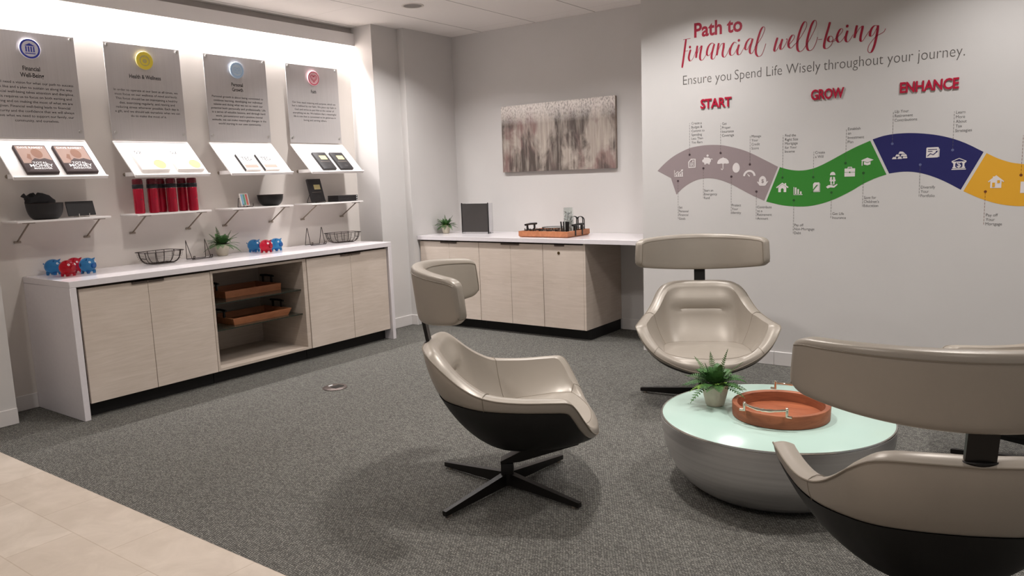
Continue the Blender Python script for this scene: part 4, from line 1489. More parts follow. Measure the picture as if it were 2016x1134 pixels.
def build_chair_meshes():
    R, T, S = full(RIM), full(TOP), full(SEAT)
    hb = [q[0] for q in catmull([(v,) for v in BORD], NT + 1)]
    B = hb + list(reversed(hb[1:-1]))
    n = len(R)
    out = {}

    def outer(i, s):
        """s = sine of the section angle: 0 at the rim, 1 at the bottom"""
        c = max(0.0, 1 - s ** 1.6) ** (1 / 1.6)
        fr = max(0.0, min(1.0, (R[i].x - 0.20) / 0.2))
        e = 1.0 + 0.1 * fr
        xy = Vector((BOT.x + (R[i].x - BOT.x) * c ** e, (R[i].y) * c ** e))
        return Vector((xy.x, xy.y, R[i].z + (BOT.z - R[i].z) * s))

    sb = [min(0.95, max(0.02, (R[i].z - B[i]) / (R[i].z - BOT.z))) for i in range(n)]
    bm = bmesh.new()                       # lower shell
    rows = [[outer(i, sb[i] + (1 - sb[i]) * (1 - (1 - k / 16) ** 1.8)) for i in range(n)] for k in range(16)]
    rv = loft(bm, rows, True)
    c0 = bm.verts.new(BOT)
    for i in range(n):
        bm.faces.new((rv[-1][i], rv[-1][(i + 1) % n], c0))
    out['outer_shell'] = (bm, 'shell')

    bm = bmesh.new()                       # leather: outside band, rolled edge, inside walls
    rows = [[outer(i, sb[i] * (1 - k / 7)) + Vector((0, 0, 0)) for i in range(n)] for k in range(8)]
    for k in (0,):                         # the lower edge of the leather is turned under
        rows[k] = [p + (Vector((BOT.x, 0, p.z)) - p).normalized() * 0.006 for p in rows[k]]
    for k in range(1, 9):                  # roll over the edge
        u = k / 8
        row = []
        for i in range(n):
            front = max(0.0, min(1.0, (R[i].x - 0.29) / 0.05))
            nrm = Vector((0.8 * front, 0, 1 - 0.45 * front))
            amp = 0.008 + 0.012 * max(0, min(1, (-R[i].x - 0.1) / 0.2))
            row.append(R[i].lerp(T[i], u) + nrm * amp * math.sin(math.pi * u))
        rows.append(row)
    NW = 22
    for k in range(1, NW + 1):             # inside wall down to the cushion
        a = math.pi / 2 * k / NW
        row = []
        for i in range(n):
            front = max(0.0, min(1.0, (R[i].x - 0.30) / 0.08))
            side = 0.55 + 0.20 * max(0.0, min(1.0, (R[i].x + 0.16) / 0.15))
            lin_ = max(front, side)
            fx = (1 - math.cos(a)) * (1 - lin_) + (k / NW) * lin_
            fz = math.sin(a) * (1 - lin_) + (k / NW) * side * (1 - front) + (0.5 * k / NW + 0.5 * math.sin(a)) * max(0.0, lin_ - side * (1 - front))
            p = Vector((T[i].x + (S[i].x - T[i].x) * fx, T[i].y + (S[i].y - T[i].y) * fx, T[i].z + (S[i].z - T[i].z) * fz))
            if R[i].x < -0.1:              # lumbar crease with a fuller pad above it
                w = max(0.0, 1 - (abs(p.y) / 0.215) ** 4)
                d = p.z - 0.556
                p.x += w * (0.022 * math.exp(-((d - 0.055) / 0.055) ** 2) - 0.010 * math.exp(-(d / 0.008) ** 2))
            row.append(p)
        rows.append(row)
    loft(bm, rows, True)
    inner = rows[15:]
    out['upholstery'] = (bm, 'leather')

    bm = bmesh.new()                       # seat cushion, crowned, fills the ring
    cx = 0.10
    rows = []
    for k in range(0, 13):
        u = 1 - k / 13
        row = []
        for i in range(n):
            p = S[i]
            q = Vector((cx + (p.x - cx) * u, p.y * u, 0.374 + (p.z - 0.374) * u + 0.010 * (1 - u ** 3)))
            row.append(q)
        rows.append(row)
    rv = loft(bm, rows, True)
    c0 = bm.verts.new((cx, 0, 0.384))
    for i in range(n):
        bm.faces.new((rv[-1][i], rv[-1][(i + 1) % n], c0))
    out['seat_cushion'] = (bm, 'leather')

    bm = bmesh.new()                       # piping along the rim and seams down the sides
    tube(bm, [p + (p - Vector((BOT.x, 0, p.z))).normalized() * 0.0012 for p in R], 0.0032, 6, True)
    for s in (1, -1):
        k = int(NT * 6.4 / 16) if s > 0 else n - int(NT * 6.4 / 16)
        pts = [outer(k, sb[k] * j / 6) for j in range(6, -1, -1)] + [R[k].lerp(T[k], u) + Vector((0, 0, 0.012 * math.sin(math.pi * u))) for u in (0.25, 0.5, 0.75, 1)]
        tube(bm, pts, 0.0016, 5)
        tube(bm, [r[k] for r in inner], 0.0014, 5)
    tube(bm, S, 0.0016, 5, True)
    for s in (1, -1):                      # stitched joint between the arm edge and the seat front
        k = int(NT * 12.75 / 16) if s > 0 else n - int(NT * 12.75 / 16)
        pts = [S[k].lerp(T[k], j / 4) for j in range(5)] + [T[k].lerp(R[k], u) + Vector((0.006, 0, 0.004)) for u in (0.35, 0.7, 1)]
        tube(bm, pts, 0.0016, 5)
    out['piping'] = (bm, 'leather_seam')

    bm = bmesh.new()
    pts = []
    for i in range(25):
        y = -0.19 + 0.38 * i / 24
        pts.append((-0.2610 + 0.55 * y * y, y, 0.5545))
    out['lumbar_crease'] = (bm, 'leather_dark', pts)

    # headrest: a curved pad, taller in the middle, wrapped around the back
    bm = bmesh.new()
    NA, NC = 80, 28
    rad, cxh = 0.500, 0.132
    amax = math.asin(0.408 / rad)
    rings = []
    for j in range(NA + 1):
        a = -1 + 2 * j / NA
        a = math.copysign(1 - (1 - abs(a)) ** 1.25, a)
        e = abs(a)
        u_ = max(0.0, (e - 0.88) / 0.12)                # rounded corners at the ends
        drop = 1 - math.sqrt(max(0.0, 1 - min(1.0, u_) ** 2))
        zt = 1.047 - 0.028 * e * e - 0.026 * drop
        zb = 0.806 + 0.038 * e ** 2 + 0.048 * drop
        th = 0.064 * (1 - 0.45 * u_ ** 7)
        ring = []
        for q in range(NC):
            ph = 2 * math.pi * q / NC
            cs, sn = math.cos(ph), math.sin(ph)
            u = math.copysign(abs(cs) ** 0.45, cs)       # across thickness
            w = math.copysign(abs(sn) ** 0.30, sn)       # along height
            z = (zt + zb) / 2 + (zt - zb) / 2 * w
            r = rad + u * th / 2
            aa = amax * a * (1 + 0.022 * (1.03 - z) / 0.15 * e ** 3)
            lean = -(z - 0.81) * 0.11 * math.cos(aa)
            ring.append(Vector((cxh - r * math.cos(aa) + lean + 0.016, r * math.sin(aa), z)))
        rings.append(ring)
    loft(bm, rings, True, True, True)
    out['headrest'] = (bm, 'leather')
    bm = bmesh.new()
    for q in (2, NC - 2, NC // 2 - 2, NC // 2 + 2):
        if q in (2, NC // 2 - 2):
            ridx = [r[q] + (r[q] - sum(r, Vector()) / NC).normalized() * 0.0006 for r in rings[2:-2]]
            tube(bm, ridx, 0.0022, 5)
    for j in (2, -3):
        r = rings[j]
        c = sum(r, Vector()) / NC
        tube(bm, [p + (p - c).normalized() * 0.0006 for p in r[NC // 2 - 2:NC - 2]], 0.0022, 5)
    out['headrest_piping'] = (bm, 'leather_seam')
    return out


def pose_headrest(hd, lift, tilt, tall=1.0):
    """slide the headrest up its post and pitch it about its lower edge"""
    r = Matrix.Rotation(math.radians(tilt), 3, 'Y') @ Matrix.Diagonal((1, 1, tall))
    hd.scale = (1, 1, tall)
    p = Vector((-0.37, 0, 0.82))
    hd.location = p - r @ p + Vector((0, 0, lift))
    hd.rotation_euler = (0, math.radians(tilt), 0)


CM = build_chair_meshes()
FIRST_CHAIR = None


def make_chair(label, x, y, ang, leg_ang, lift=0.0, tilt=0.0, tall=1.0):
    global FIRST_CHAIR
    g = 'lounge chairs around the coffee table'
    if FIRST_CHAIR is None:
        t = thing('lounge_chair', label, 'lounge chair', (x, y, 0), math.radians(ang), g)
        for nm in ('outer_shell', 'upholstery', 'seat_cushion'):
            finish(nm, CM[nm][0], M[CM[nm][1]], t)
        up = [o for o in t.children if o.name.startswith('upholstery')][0]
        finish('piping', CM['piping'][0], M['leather_seam'], up)
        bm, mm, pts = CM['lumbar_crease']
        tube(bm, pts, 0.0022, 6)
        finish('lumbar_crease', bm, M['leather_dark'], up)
        hd = finish('headrest', CM['headrest'][0], M['leather'], t)
        finish('piping', CM['headrest_piping'][0], M['leather_seam'], hd)
        post = add('headrest_post', M['chair_metal'], lambda b: loft(b, [[(-.343 + dx, dy, .712) for dx, dy in ((-.008, -.036), (.008, -.036), (.008, .036), (-.008, .036))],
                                                                       [(-.372 + dx, dy, .885) for dx, dy in ((-.008, -.036), (.008, -.036), (.008, .036), (-.008, .036))]], True, True, True), t)
        add('collar', M['chair_metal'], lambda b: loft(b, [[(-.340 + 0.024 * s * math.cos(q), 0.048 * s * math.sin(q), z) for q in [2 * PI * i / 32 for i in range(32)]]
                                                           for s, z in ((0.9, .714), (1.0, .725), (0.94, .728), (0.3, .7285))], True, True, True), post)
        add('swivel_column', M['chair_metal'], lambda b: box(b, -.030, .030, -.030, .030, .016, .128, 0.004), t)
        add('support_arm', M['chair_metal'], lambda b: loft(b, [[(-.030, -.032, .1285), (-.030, .032, .1285), (-.030, .032, .140), (-.030, -.032, .140)],
                                                                [(.06, -.038, .138), (.06, .038, .138), (.06, .038, .186), (.06, -.038, .186)],
                                                                [(.34, -.060, .224), (.34, .060, .224), (.34, .060, .236), (.34, -.060, .236)]], True, True, True), t, smooth=False)
        for k in range(4):
            l = add('leg', M['chair_metal'], lambda b: loft(b, [[(.0305, -.016, .018), (.0305, .016, .018), (.0305, .016, .076), (.0305, -.016, .076)],
                                                               [(.425, -.011, .010), (.425, .011, .010), (.425, .011, .032), (.425, -.011, .032)]], True, True, True), t, smooth=False,
                    rot=(0, 0, math.radians(leg_ang + 90 * k - ang)))
            add('glide', M['bracket'], lambda b: cyl(b, (.392, 0, .0006), (.392, 0, .0105), .011, seg=14), l)
        pose_headrest(hd, lift, tilt, tall)
        FIRST_CHAIR = t
        return t
    t = dup(FIRST_CHAIR, (x, y, 0), math.radians(ang), label, g)
    k = 0
    for ch in t.children:
        if ch.name == 'headrest' or ch.name.startswith('headrest.'):
            pose_headrest(ch, lift, tilt, tall)
        if ch.name.startswith('leg'):
            ch.rotation_euler = (0, 0, math.radians(leg_ang + 90 * k - ang))
            k += 1
    return t


make_chair('taupe leather lounge chair seen from the side, left of the coffee table', 3.640, .572, 34.4, -5, 0.034, 0.0, 1.05)
make_chair('taupe leather lounge chair facing the camera behind the coffee table', 3.888, 2.392, -63.7, 7, 0.0, -2.0)
make_chair('taupe leather lounge chair seen from behind in the right foreground', 5.466, .252, 113, 155, -0.004, -3.0, 0.90)
make_chair('taupe leather lounge chair cut off by the photo edge, behind the foreground chair', 5.75, 2.00, 215, 350, 0.0, -2.0)

SCRIPT = [[(3.3092,2.4661),(3.2979,2.3912),(3.2881,2.3265),(3.2766,2.2573)],[(3.2852,2.4641),(3.3108,2.4652),(3.3458,2.4665)],[(3.2898,2.3775),(3.305,2.3779),(3.325,2.3784)],[(3.3457,2.3839),(3.3353,2.3502),(3.3313,2.3216),(3.3408,2.3015),(3.3551,2.3057),(3.3725,2.3313),(3.3946,2.3866)],[(3.3409,2.4034),(3.3409,2.4004)],[(3.4001,2.4062),(3.3946,2.3722),(3.3899,2.3177)],[(3.3899,2.3177),(3.4001,2.3498),(3.4158,2.3841),(3.4337,2.4034)],[(3.4337,2.4034),(3.4306,2.3822),(3.4213,2.3329),(3.4229,2.3052),(3.4369,2.295),(3.4548,2.3109),(3.4819,2.3545)],[(3.5332,2.4018),(3.5125,2.4108),(3.4895,2.3929),(3.4772,2.3608),(3.4757,2.3337),(3.4896,2.3234),(3.5065,2.3408),(3.5332,2.4018)],[(3.5332,2.4018),(3.5218,2.364),(3.5127,2.3257),(3.5128,2.3007),(3.5259,2.2934),(3.5419,2.313),(3.5615,2.3663)],[(3.5674,2.4046),(3.5599,2.3664),(3.5525,2.3175)],[(3.5525,2.3175),(3.5661,2.3586),(3.5848,2.3917),(3.6066,2.4003)],[(3.6066,2.4003),(3.6038,2.3682),(3.5965,2.3265),(3.6011,2.3033),(3.6155,2.2988),(3.6326,2.3223),(3.6518,2.3623)],[(3.7021,2.3855),(3.6872,2.3958),(3.6681,2.3778),(3.6549,2.3443),(3.6536,2.3162),(3.6656,2.3043),(3.6863,2.3159),(3.714,2.3616)],[(3.7213,2.3747),(3.7127,2.3478),(3.7085,2.3217),(3.716,2.3026),(3.7321,2.3063),(3.7488,2.3329),(3.7682,2.3619)],[(3.7196,2.4042),(3.7211,2.4012)],[(3.8185,2.4026),(3.7997,2.4064),(3.7782,2.3849),(3.7668,2.3516),(3.7699,2.3338),(3.783,2.3337),(3.7994,2.3615),(3.8199,2.4004)],[(3.8213,2.4036),(3.8116,2.3703),(3.8018,2.3369),(3.8021,2.3091),(3.8145,2.2993),(3.8309,2.3195),(3.8498,2.3586)],[(3.8357,2.3397),(3.8604,2.3676),(3.8884,2.4087),(3.9076,2.4539),(3.9052,2.472),(3.8932,2.4736),(3.8779,2.4511),(3.86,2.3986),(3.8478,2.3451),(3.8454,2.304),(3.8557,2.2792),(3.8722,2.2731),(3.8934,2.2913),(3.9173,2.3571)],[(3.9994,2.3874),(3.9887,2.3549),(3.9795,2.3186),(3.9784,2.3004),(3.9882,2.2965),(4.0086,2.3252),(4.0327,2.3763)],[(4.0341,2.3728),(4.0249,2.3435),(4.0199,2.3137),(4.0269,2.3026),(4.0419,2.3144),(4.06,2.3425),(4.0684,2.3684),(4.0589,2.3676)],[(4.0787,2.3287),(4.1041,2.3537),(4.1172,2.3755),(4.1129,2.3894),(4.1001,2.3891),(4.0848,2.3663),(4.0758,2.3372),(4.0803,2.313),(4.0954,2.3038),(4.1148,2.3222)],[(4.1115,2.3193),(4.1413,2.3456),(4.174,2.3913),(4.1976,2.4378),(4.1958,2.4644),(4.1824,2.4683),(4.1644,2.4391),(4.1454,2.3818),(4.1369,2.3295),(4.1404,2.2889),(4.1555,2.2723),(4.1761,2.2812),(4.1956,2.3088)],[(4.1923,2.3039),(4.2149,2.3362),(4.2435,2.3887),(4.2635,2.4353),(4.2602,2.4652),(4.2471,2.4671),(4.2306,2.4398),(4.2121,2.3797),(4.2025,2.3279),(4.206,2.2876),(4.2209,2.2711),(4.2425,2.2798),(4.2615,2.3138),(4.2737,2.3551)],[(4.2774,2.3382),(4.3034,2.3368)],[(4.3525,2.4443),(4.3438,2.4079),(4.3313,2.3639),(4.3207,2.3195),(4.3175,2.2871),(4.327,2.2715),(4.3469,2.2756),(4.3676,2.2972),(4.3745,2.329),(4.3663,2.3476),(4.3509,2.3483),(4.3424,2.3285),(4.3543,2.3139),(4.3812,2.3144),(4.4064,2.3248)],[(4.3643,2.3163),(4.3915,2.3297),(4.421,2.3538),(4.4368,2.3768),(4.431,2.3898),(4.4186,2.3848),(4.405,2.3587),(4.3992,2.3287),(4.4074,2.308),(4.4196,2.3031),(4.4356,2.3156),(4.4513,2.3387)],[(4.4678,2.3726),(4.4608,2.3486),(4.4561,2.3213),(4.4609,2.3035),(4.473,2.2986),(4.4871,2.3146),(4.5041,2.3428)],[(4.4648,2.4019),(4.466,2.3989)],[(4.526,2.3989),(4.5195,2.3657),(4.5122,2.318)],[(4.5122,2.318),(4.5288,2.3561),(4.5467,2.3812),(4.5623,2.3906)],[(4.5623,2.3906),(4.5602,2.3711),(4.5524,2.331),(4.55,2.3037),(4.5567,2.2902),(4.5681,2.2975),(4.5853,2.3239),(4.6029,2.3517)],[(4.6525,2.3792),(4.6359,2.3815),(4.6206,2.3684),(4.6109,2.3451),(4.6095,2.3234),(4.6181,2.3163),(4.6313,2.3277),(4.6445,2.3542),(4.6546,2.3789)],[(4.6566,2.3808),(4.6537,2.3421),(4.6477,2.3021),(4.6387,2.2568),(4.6252,2.2201),(4.6123,2.2106),(4.6011,2.2186),(4.5984,2.237),(4.6056,2.2609),(4.6257,2.2885),(4.6484,2.3129),(4.6739,2.3242),(4.6941,2.3356),(4.7027,2.3544)]]


# ------------------------------------------------------------ the wall graphic on the right wall
YM = Y_MURAL - 0.0006
wall3 = lambda a, c, d: (a, YM - d, c)


def wpoly(b, pts, d=0.0):
    b.faces.new([b.verts.new(wall3(x, z, d)) for x, z in pts])


def wstroke(b, pts, w, d=0.0, closed=False, ws=None):
    P = [Vector(p) for p in pts]
    n = len(P)
    L_, R_ = [], []
    for i in range(n):
        a = P[(i - 1) % n] if closed or i else P[i]
        c = P[(i + 1) % n] if closed or i < n - 1 else P[i]
        t = (c - a).normalized()
        nn = Vector((-t.y, t.x)) * (ws[i] if ws else w) / 2
        L_.append(b.verts.new(wall3(*(P[i] + nn), d)))
        R_.append(b.verts.new(wall3(*(P[i] - nn), d)))
    for i in range(n if closed else n - 1):
        j = (i + 1) % n
        b.faces.new((L_[i], R_[i], R_[j], L_[j]))


t = thing('wall_title', 'red and grey vinyl heading reading Path to Financial well-being high on the right wall', 'wall lettering', (0, 0, 0))
add('bold_lettering', M['red_vinyl'], lambda b: text_into(b, 'Path to', wall3, 3.374, 2.470, 0.099, width=0.370, bold=0.026), t)


def calligraphy(b):
    thin, thick = 0.0034, 0.0158
    for si, s in enumerate(SCRIPT):
        if len(s) == 2 and (Vector(s[0]) - Vector(s[1])).length < 0.006:
            c = Vector(s[0])
            wpoly(b, [(c.x + 0.009 * math.cos(a), c.y + 0.010 * math.sin(a)) for a in [2 * PI * i / 16 for i in range(16)]], 0.0002 + si * 0.00002)
            continue
        pts = catmull(s, 10 * (len(s) - 1) + 1) if len(s) > 2 else [(s[0][0] + (s[1][0] - s[0][0]) * i / 6, s[0][1] + (s[1][1] - s[0][1]) * i / 6) for i in range(7)]
        ws = []
        for i in range(len(pts)):
            a, c = Vector(pts[max(0, i - 1)]), Vector(pts[min(len(pts) - 1, i + 1)])
            d = (c - a).normalized()
            down = max(0.0, -d.y) ** 1.6
            end = min(1.0, (min(i, len(pts) - 1 - i) + 2.0) / 5.0)
            ws.append(thin + (thick - thin) * down * (0.55 + 0.45 * end))
        for i in range(1, len(ws) - 1):
            ws[i] = (ws[i - 1] + 2 * ws[i] + ws[i + 1]) / 4
        wstroke(b, pts, 0, 0.0002 + si * 0.00002, False, ws)


add('script_lettering', M['red_vinyl'], calligraphy, t)
for s, x0, x1 in (('Ensure you', 3.284, 3.662), ('Spend Life Wisely', 3.690, 4.296), ('throughout your journey.', 4.318, 5.165)):
    add('tagline_words', M['ink_soft'], lambda b: text_into(b, s, wall3, x0, 2.127, 0.070, width=x1 - x0, bold=-0.012), t)

for word, x0, x1, z0, cap, lab in (('START', 3.428, 3.669, 1.938, 0.066, 'raised red letters reading START above the grey band'),
                                   ('GROW', 4.239, 4.457, 1.933, 0.066, 'raised red letters reading GROW above the green band'),
                                   ('ENHANCE', 4.803, 5.141, 1.931, 0.064, 'raised red letters reading ENHANCE above the navy band')):
    t = thing('raised_word', lab, 'wall lettering', (0, 0, 0), group='raised red words on the right wall')
    v, _ = text_polys(word, 0.024, 0.96)
    tot = max(p[0] for p in v) - min(p[0] for p in v)
    adv = []
    for i in range(len(word)):
        pv, _ = text_polys(word[:i + 1], 0.024, 0.96)
        cv, _ = text_polys(word[i], 0.024, 0.96)
        right = max(p[0] for p in pv)
        wd_ = max(p[0] for p in cv) - min(p[0] for p in cv)
        adv.append((right - wd_, wd_))
    m0 = min(p[0] for p in v)
    k_ = (x1 - x0) / tot
    for ch, (l, w) in zip(word, adv):
        add('letter', M['red_letter'], lambda b: text_into(b, ch, lambda a, c, d: (a, Y_MURAL - 0.003 - d, c), x0 + (l - m0) * k_, z0, cap, width=w * k_, bold=0.024, depth=0.006), t, smooth=False, fixn=True)


def curve_pts(keys, n=40):
    return catmull(keys, n)


BANDS = [
    ('grey', 'mauve grey wave band starting with a notched tail under START', 'band_grey',
     [(3.065, 1.479), (3.118, 1.528), (3.187, 1.579), (3.259, 1.616), (3.337, 1.645), (3.409, 1.657), (3.474, 1.661), (3.53, 1.660), (3.59, 1.655), (3.639, 1.645), (3.73, 1.620), (3.811, 1.588), (3.907, 1.538), (4.017, 1.478)],
     [(3.920, 1.233), (3.83, 1.274), (3.748, 1.318), (3.665, 1.362), (3.573, 1.397), (3.487, 1.410), (3.409, 1.402), (3.339, 1.375), (3.276, 1.335), (3.226, 1.288)], [(3.180, 1.420)]),
    ('green', 'green wave band dipping under GROW', 'band_green',
     [(4.030, 1.475), (4.093, 1.456), (4.162, 1.446), (4.228, 1.450), (4.294, 1.468), (4.38, 1.509), (4.463, 1.554), (4.545, 1.595), (4.631, 1.631)],
     [(4.739, 1.401), (4.674, 1.379), (4.600, 1.344), (4.519, 1.294), (4.429, 1.247), (4.343, 1.214), (4.256, 1.194), (4.174, 1.189), (4.059, 1.198), (3.934, 1.227)], []),
    ('blue', 'navy blue wave band arching under ENHANCE', 'band_blue',
     [(4.646, 1.639), (4.716, 1.659), (4.794, 1.668), (4.877, 1.667), (4.959, 1.658), (5.04, 1.642), (5.12, 1.617), (5.199, 1.581), (5.293, 1.525)],
     [(5.178, 1.291), (5.106, 1.335), (5.038, 1.370), (4.969, 1.397), (4.900, 1.413), (4.831, 1.416), (4.755, 1.407)], []),
    ('yellow', 'amber yellow wave band at the right edge of the photo', 'band_yellow',
     [(5.309, 1.517), (5.367, 1.484), (5.423, 1.460), (5.472, 1.447), (5.540, 1.440), (5.62, 1.452), (5.70, 1.482), (5.80, 1.535), (5.93, 1.612)],
     [(6.035, 1.388), (5.92, 1.330), (5.80, 1.262), (5.70, 1.216), (5.60, 1.190), (5.522, 1.184), (5.467, 1.186), (5.406, 1.195), (5.342, 1.213), (5.272, 1.241), (5.193, 1.282)], [])]
DOTC = {'grey': 'dot_dark', 'green': 'dot_green', 'blue': 'dot_blue', 'yellow': 'dot_brown'}
# dot x, z, far end of its dashed line, caption x, first and last baselines, caption lines
CALLS = {
    'grey': [(3.337, 1.595, 1.836, 3.352, 1.823, 1.679, ['Create a', 'Budget &', 'Commit to', 'Spending', 'Less Than', 'You Earn']),
             (3.585, 1.597, 1.815, 3.596, 1.804, 1.717, ['Get', 'Proper', 'Insurance', 'Coverage']),
             (3.810, 1.503, 1.714, 3.821, 1.698, 1.611, ['Manage', 'Your', 'Credit', 'Score']),
             (3.240, 1.395, 1.094, 3.247, 1.179, 1.091, ['Set', 'Personal', 'Financial', 'Goals']),
             (3.449, 1.487, 1.253, 3.455, 1.308, 1.251, ['Start an', 'Emergency', 'Fund']),
             (3.670, 1.417, 1.132, 3.675, 1.193, 1.137, ['Protect', 'Your', 'Identity']),
             (3.861, 1.302, 1.092, 3.869, 1.178, 1.094, ['Contribute', 'to a', 'Retirement', 'Account'])],
    'green': [(4.050, 1.399, 1.702, 4.064, 1.689, 1.576, ['Find the', 'Right Size', 'Mortgage', 'for Your', 'Income']),
              (4.265, 1.396, 1.574, 4.275, 1.559, 1.530, ['Create', 'a Will']),
              (4.478, 1.487, 1.721, 4.488, 1.709, 1.621, ['Establish', 'an', 'Investment', 'Plan']),
              (4.133, 1.235, 0.990, 4.140, 1.047, 0.990, ['Pay off', 'Non-Mortgage', 'Debt']),
              (4.390, 1.286, 1.104, 4.400, 1.129, 1.101, ['Get Life', 'Insurance']),
              (4.595, 1.416, 1.183, 4.603, 1.239, 1.184, ['Save for', "Children's", 'Education'])],
    'blue': [(4.768, 1.603, 1.818, 4.777, 1.804, 1.747, ['Up Your', 'Retirement', 'Contributions']),
             (5.122, 1.545, 1.787, 5.132, 1.772, 1.657, ['Learn', 'More', 'About', 'Tax', 'Strategies']),
             (4.940, 1.459, 1.247, 4.949, 1.303, 1.247, ['Diversify', 'Your', 'Portfolio'])],
    'yellow': [(5.314, 1.277, 1.065, 5.324, 1.120, 1.064, ['Pay off', 'Your', 'Mortgage']),
               (5.497, 1.375, 1.615, None, 0, 0, [])]}


def circ(cx, cz, rx, rz=None, n=24, a0=0.0, a1=2 * PI):
    rz = rz or rx
    full_ = abs(a1 - a0 - 2 * PI) < 1e-6
    return [(cx + rx * math.cos(a0 + (a1 - a0) * i / (n if full_ else n - 1)), cz + rz * math.sin(a0 + (a1 - a0) * i / (n if full_ else n - 1))) for i in range(n)]


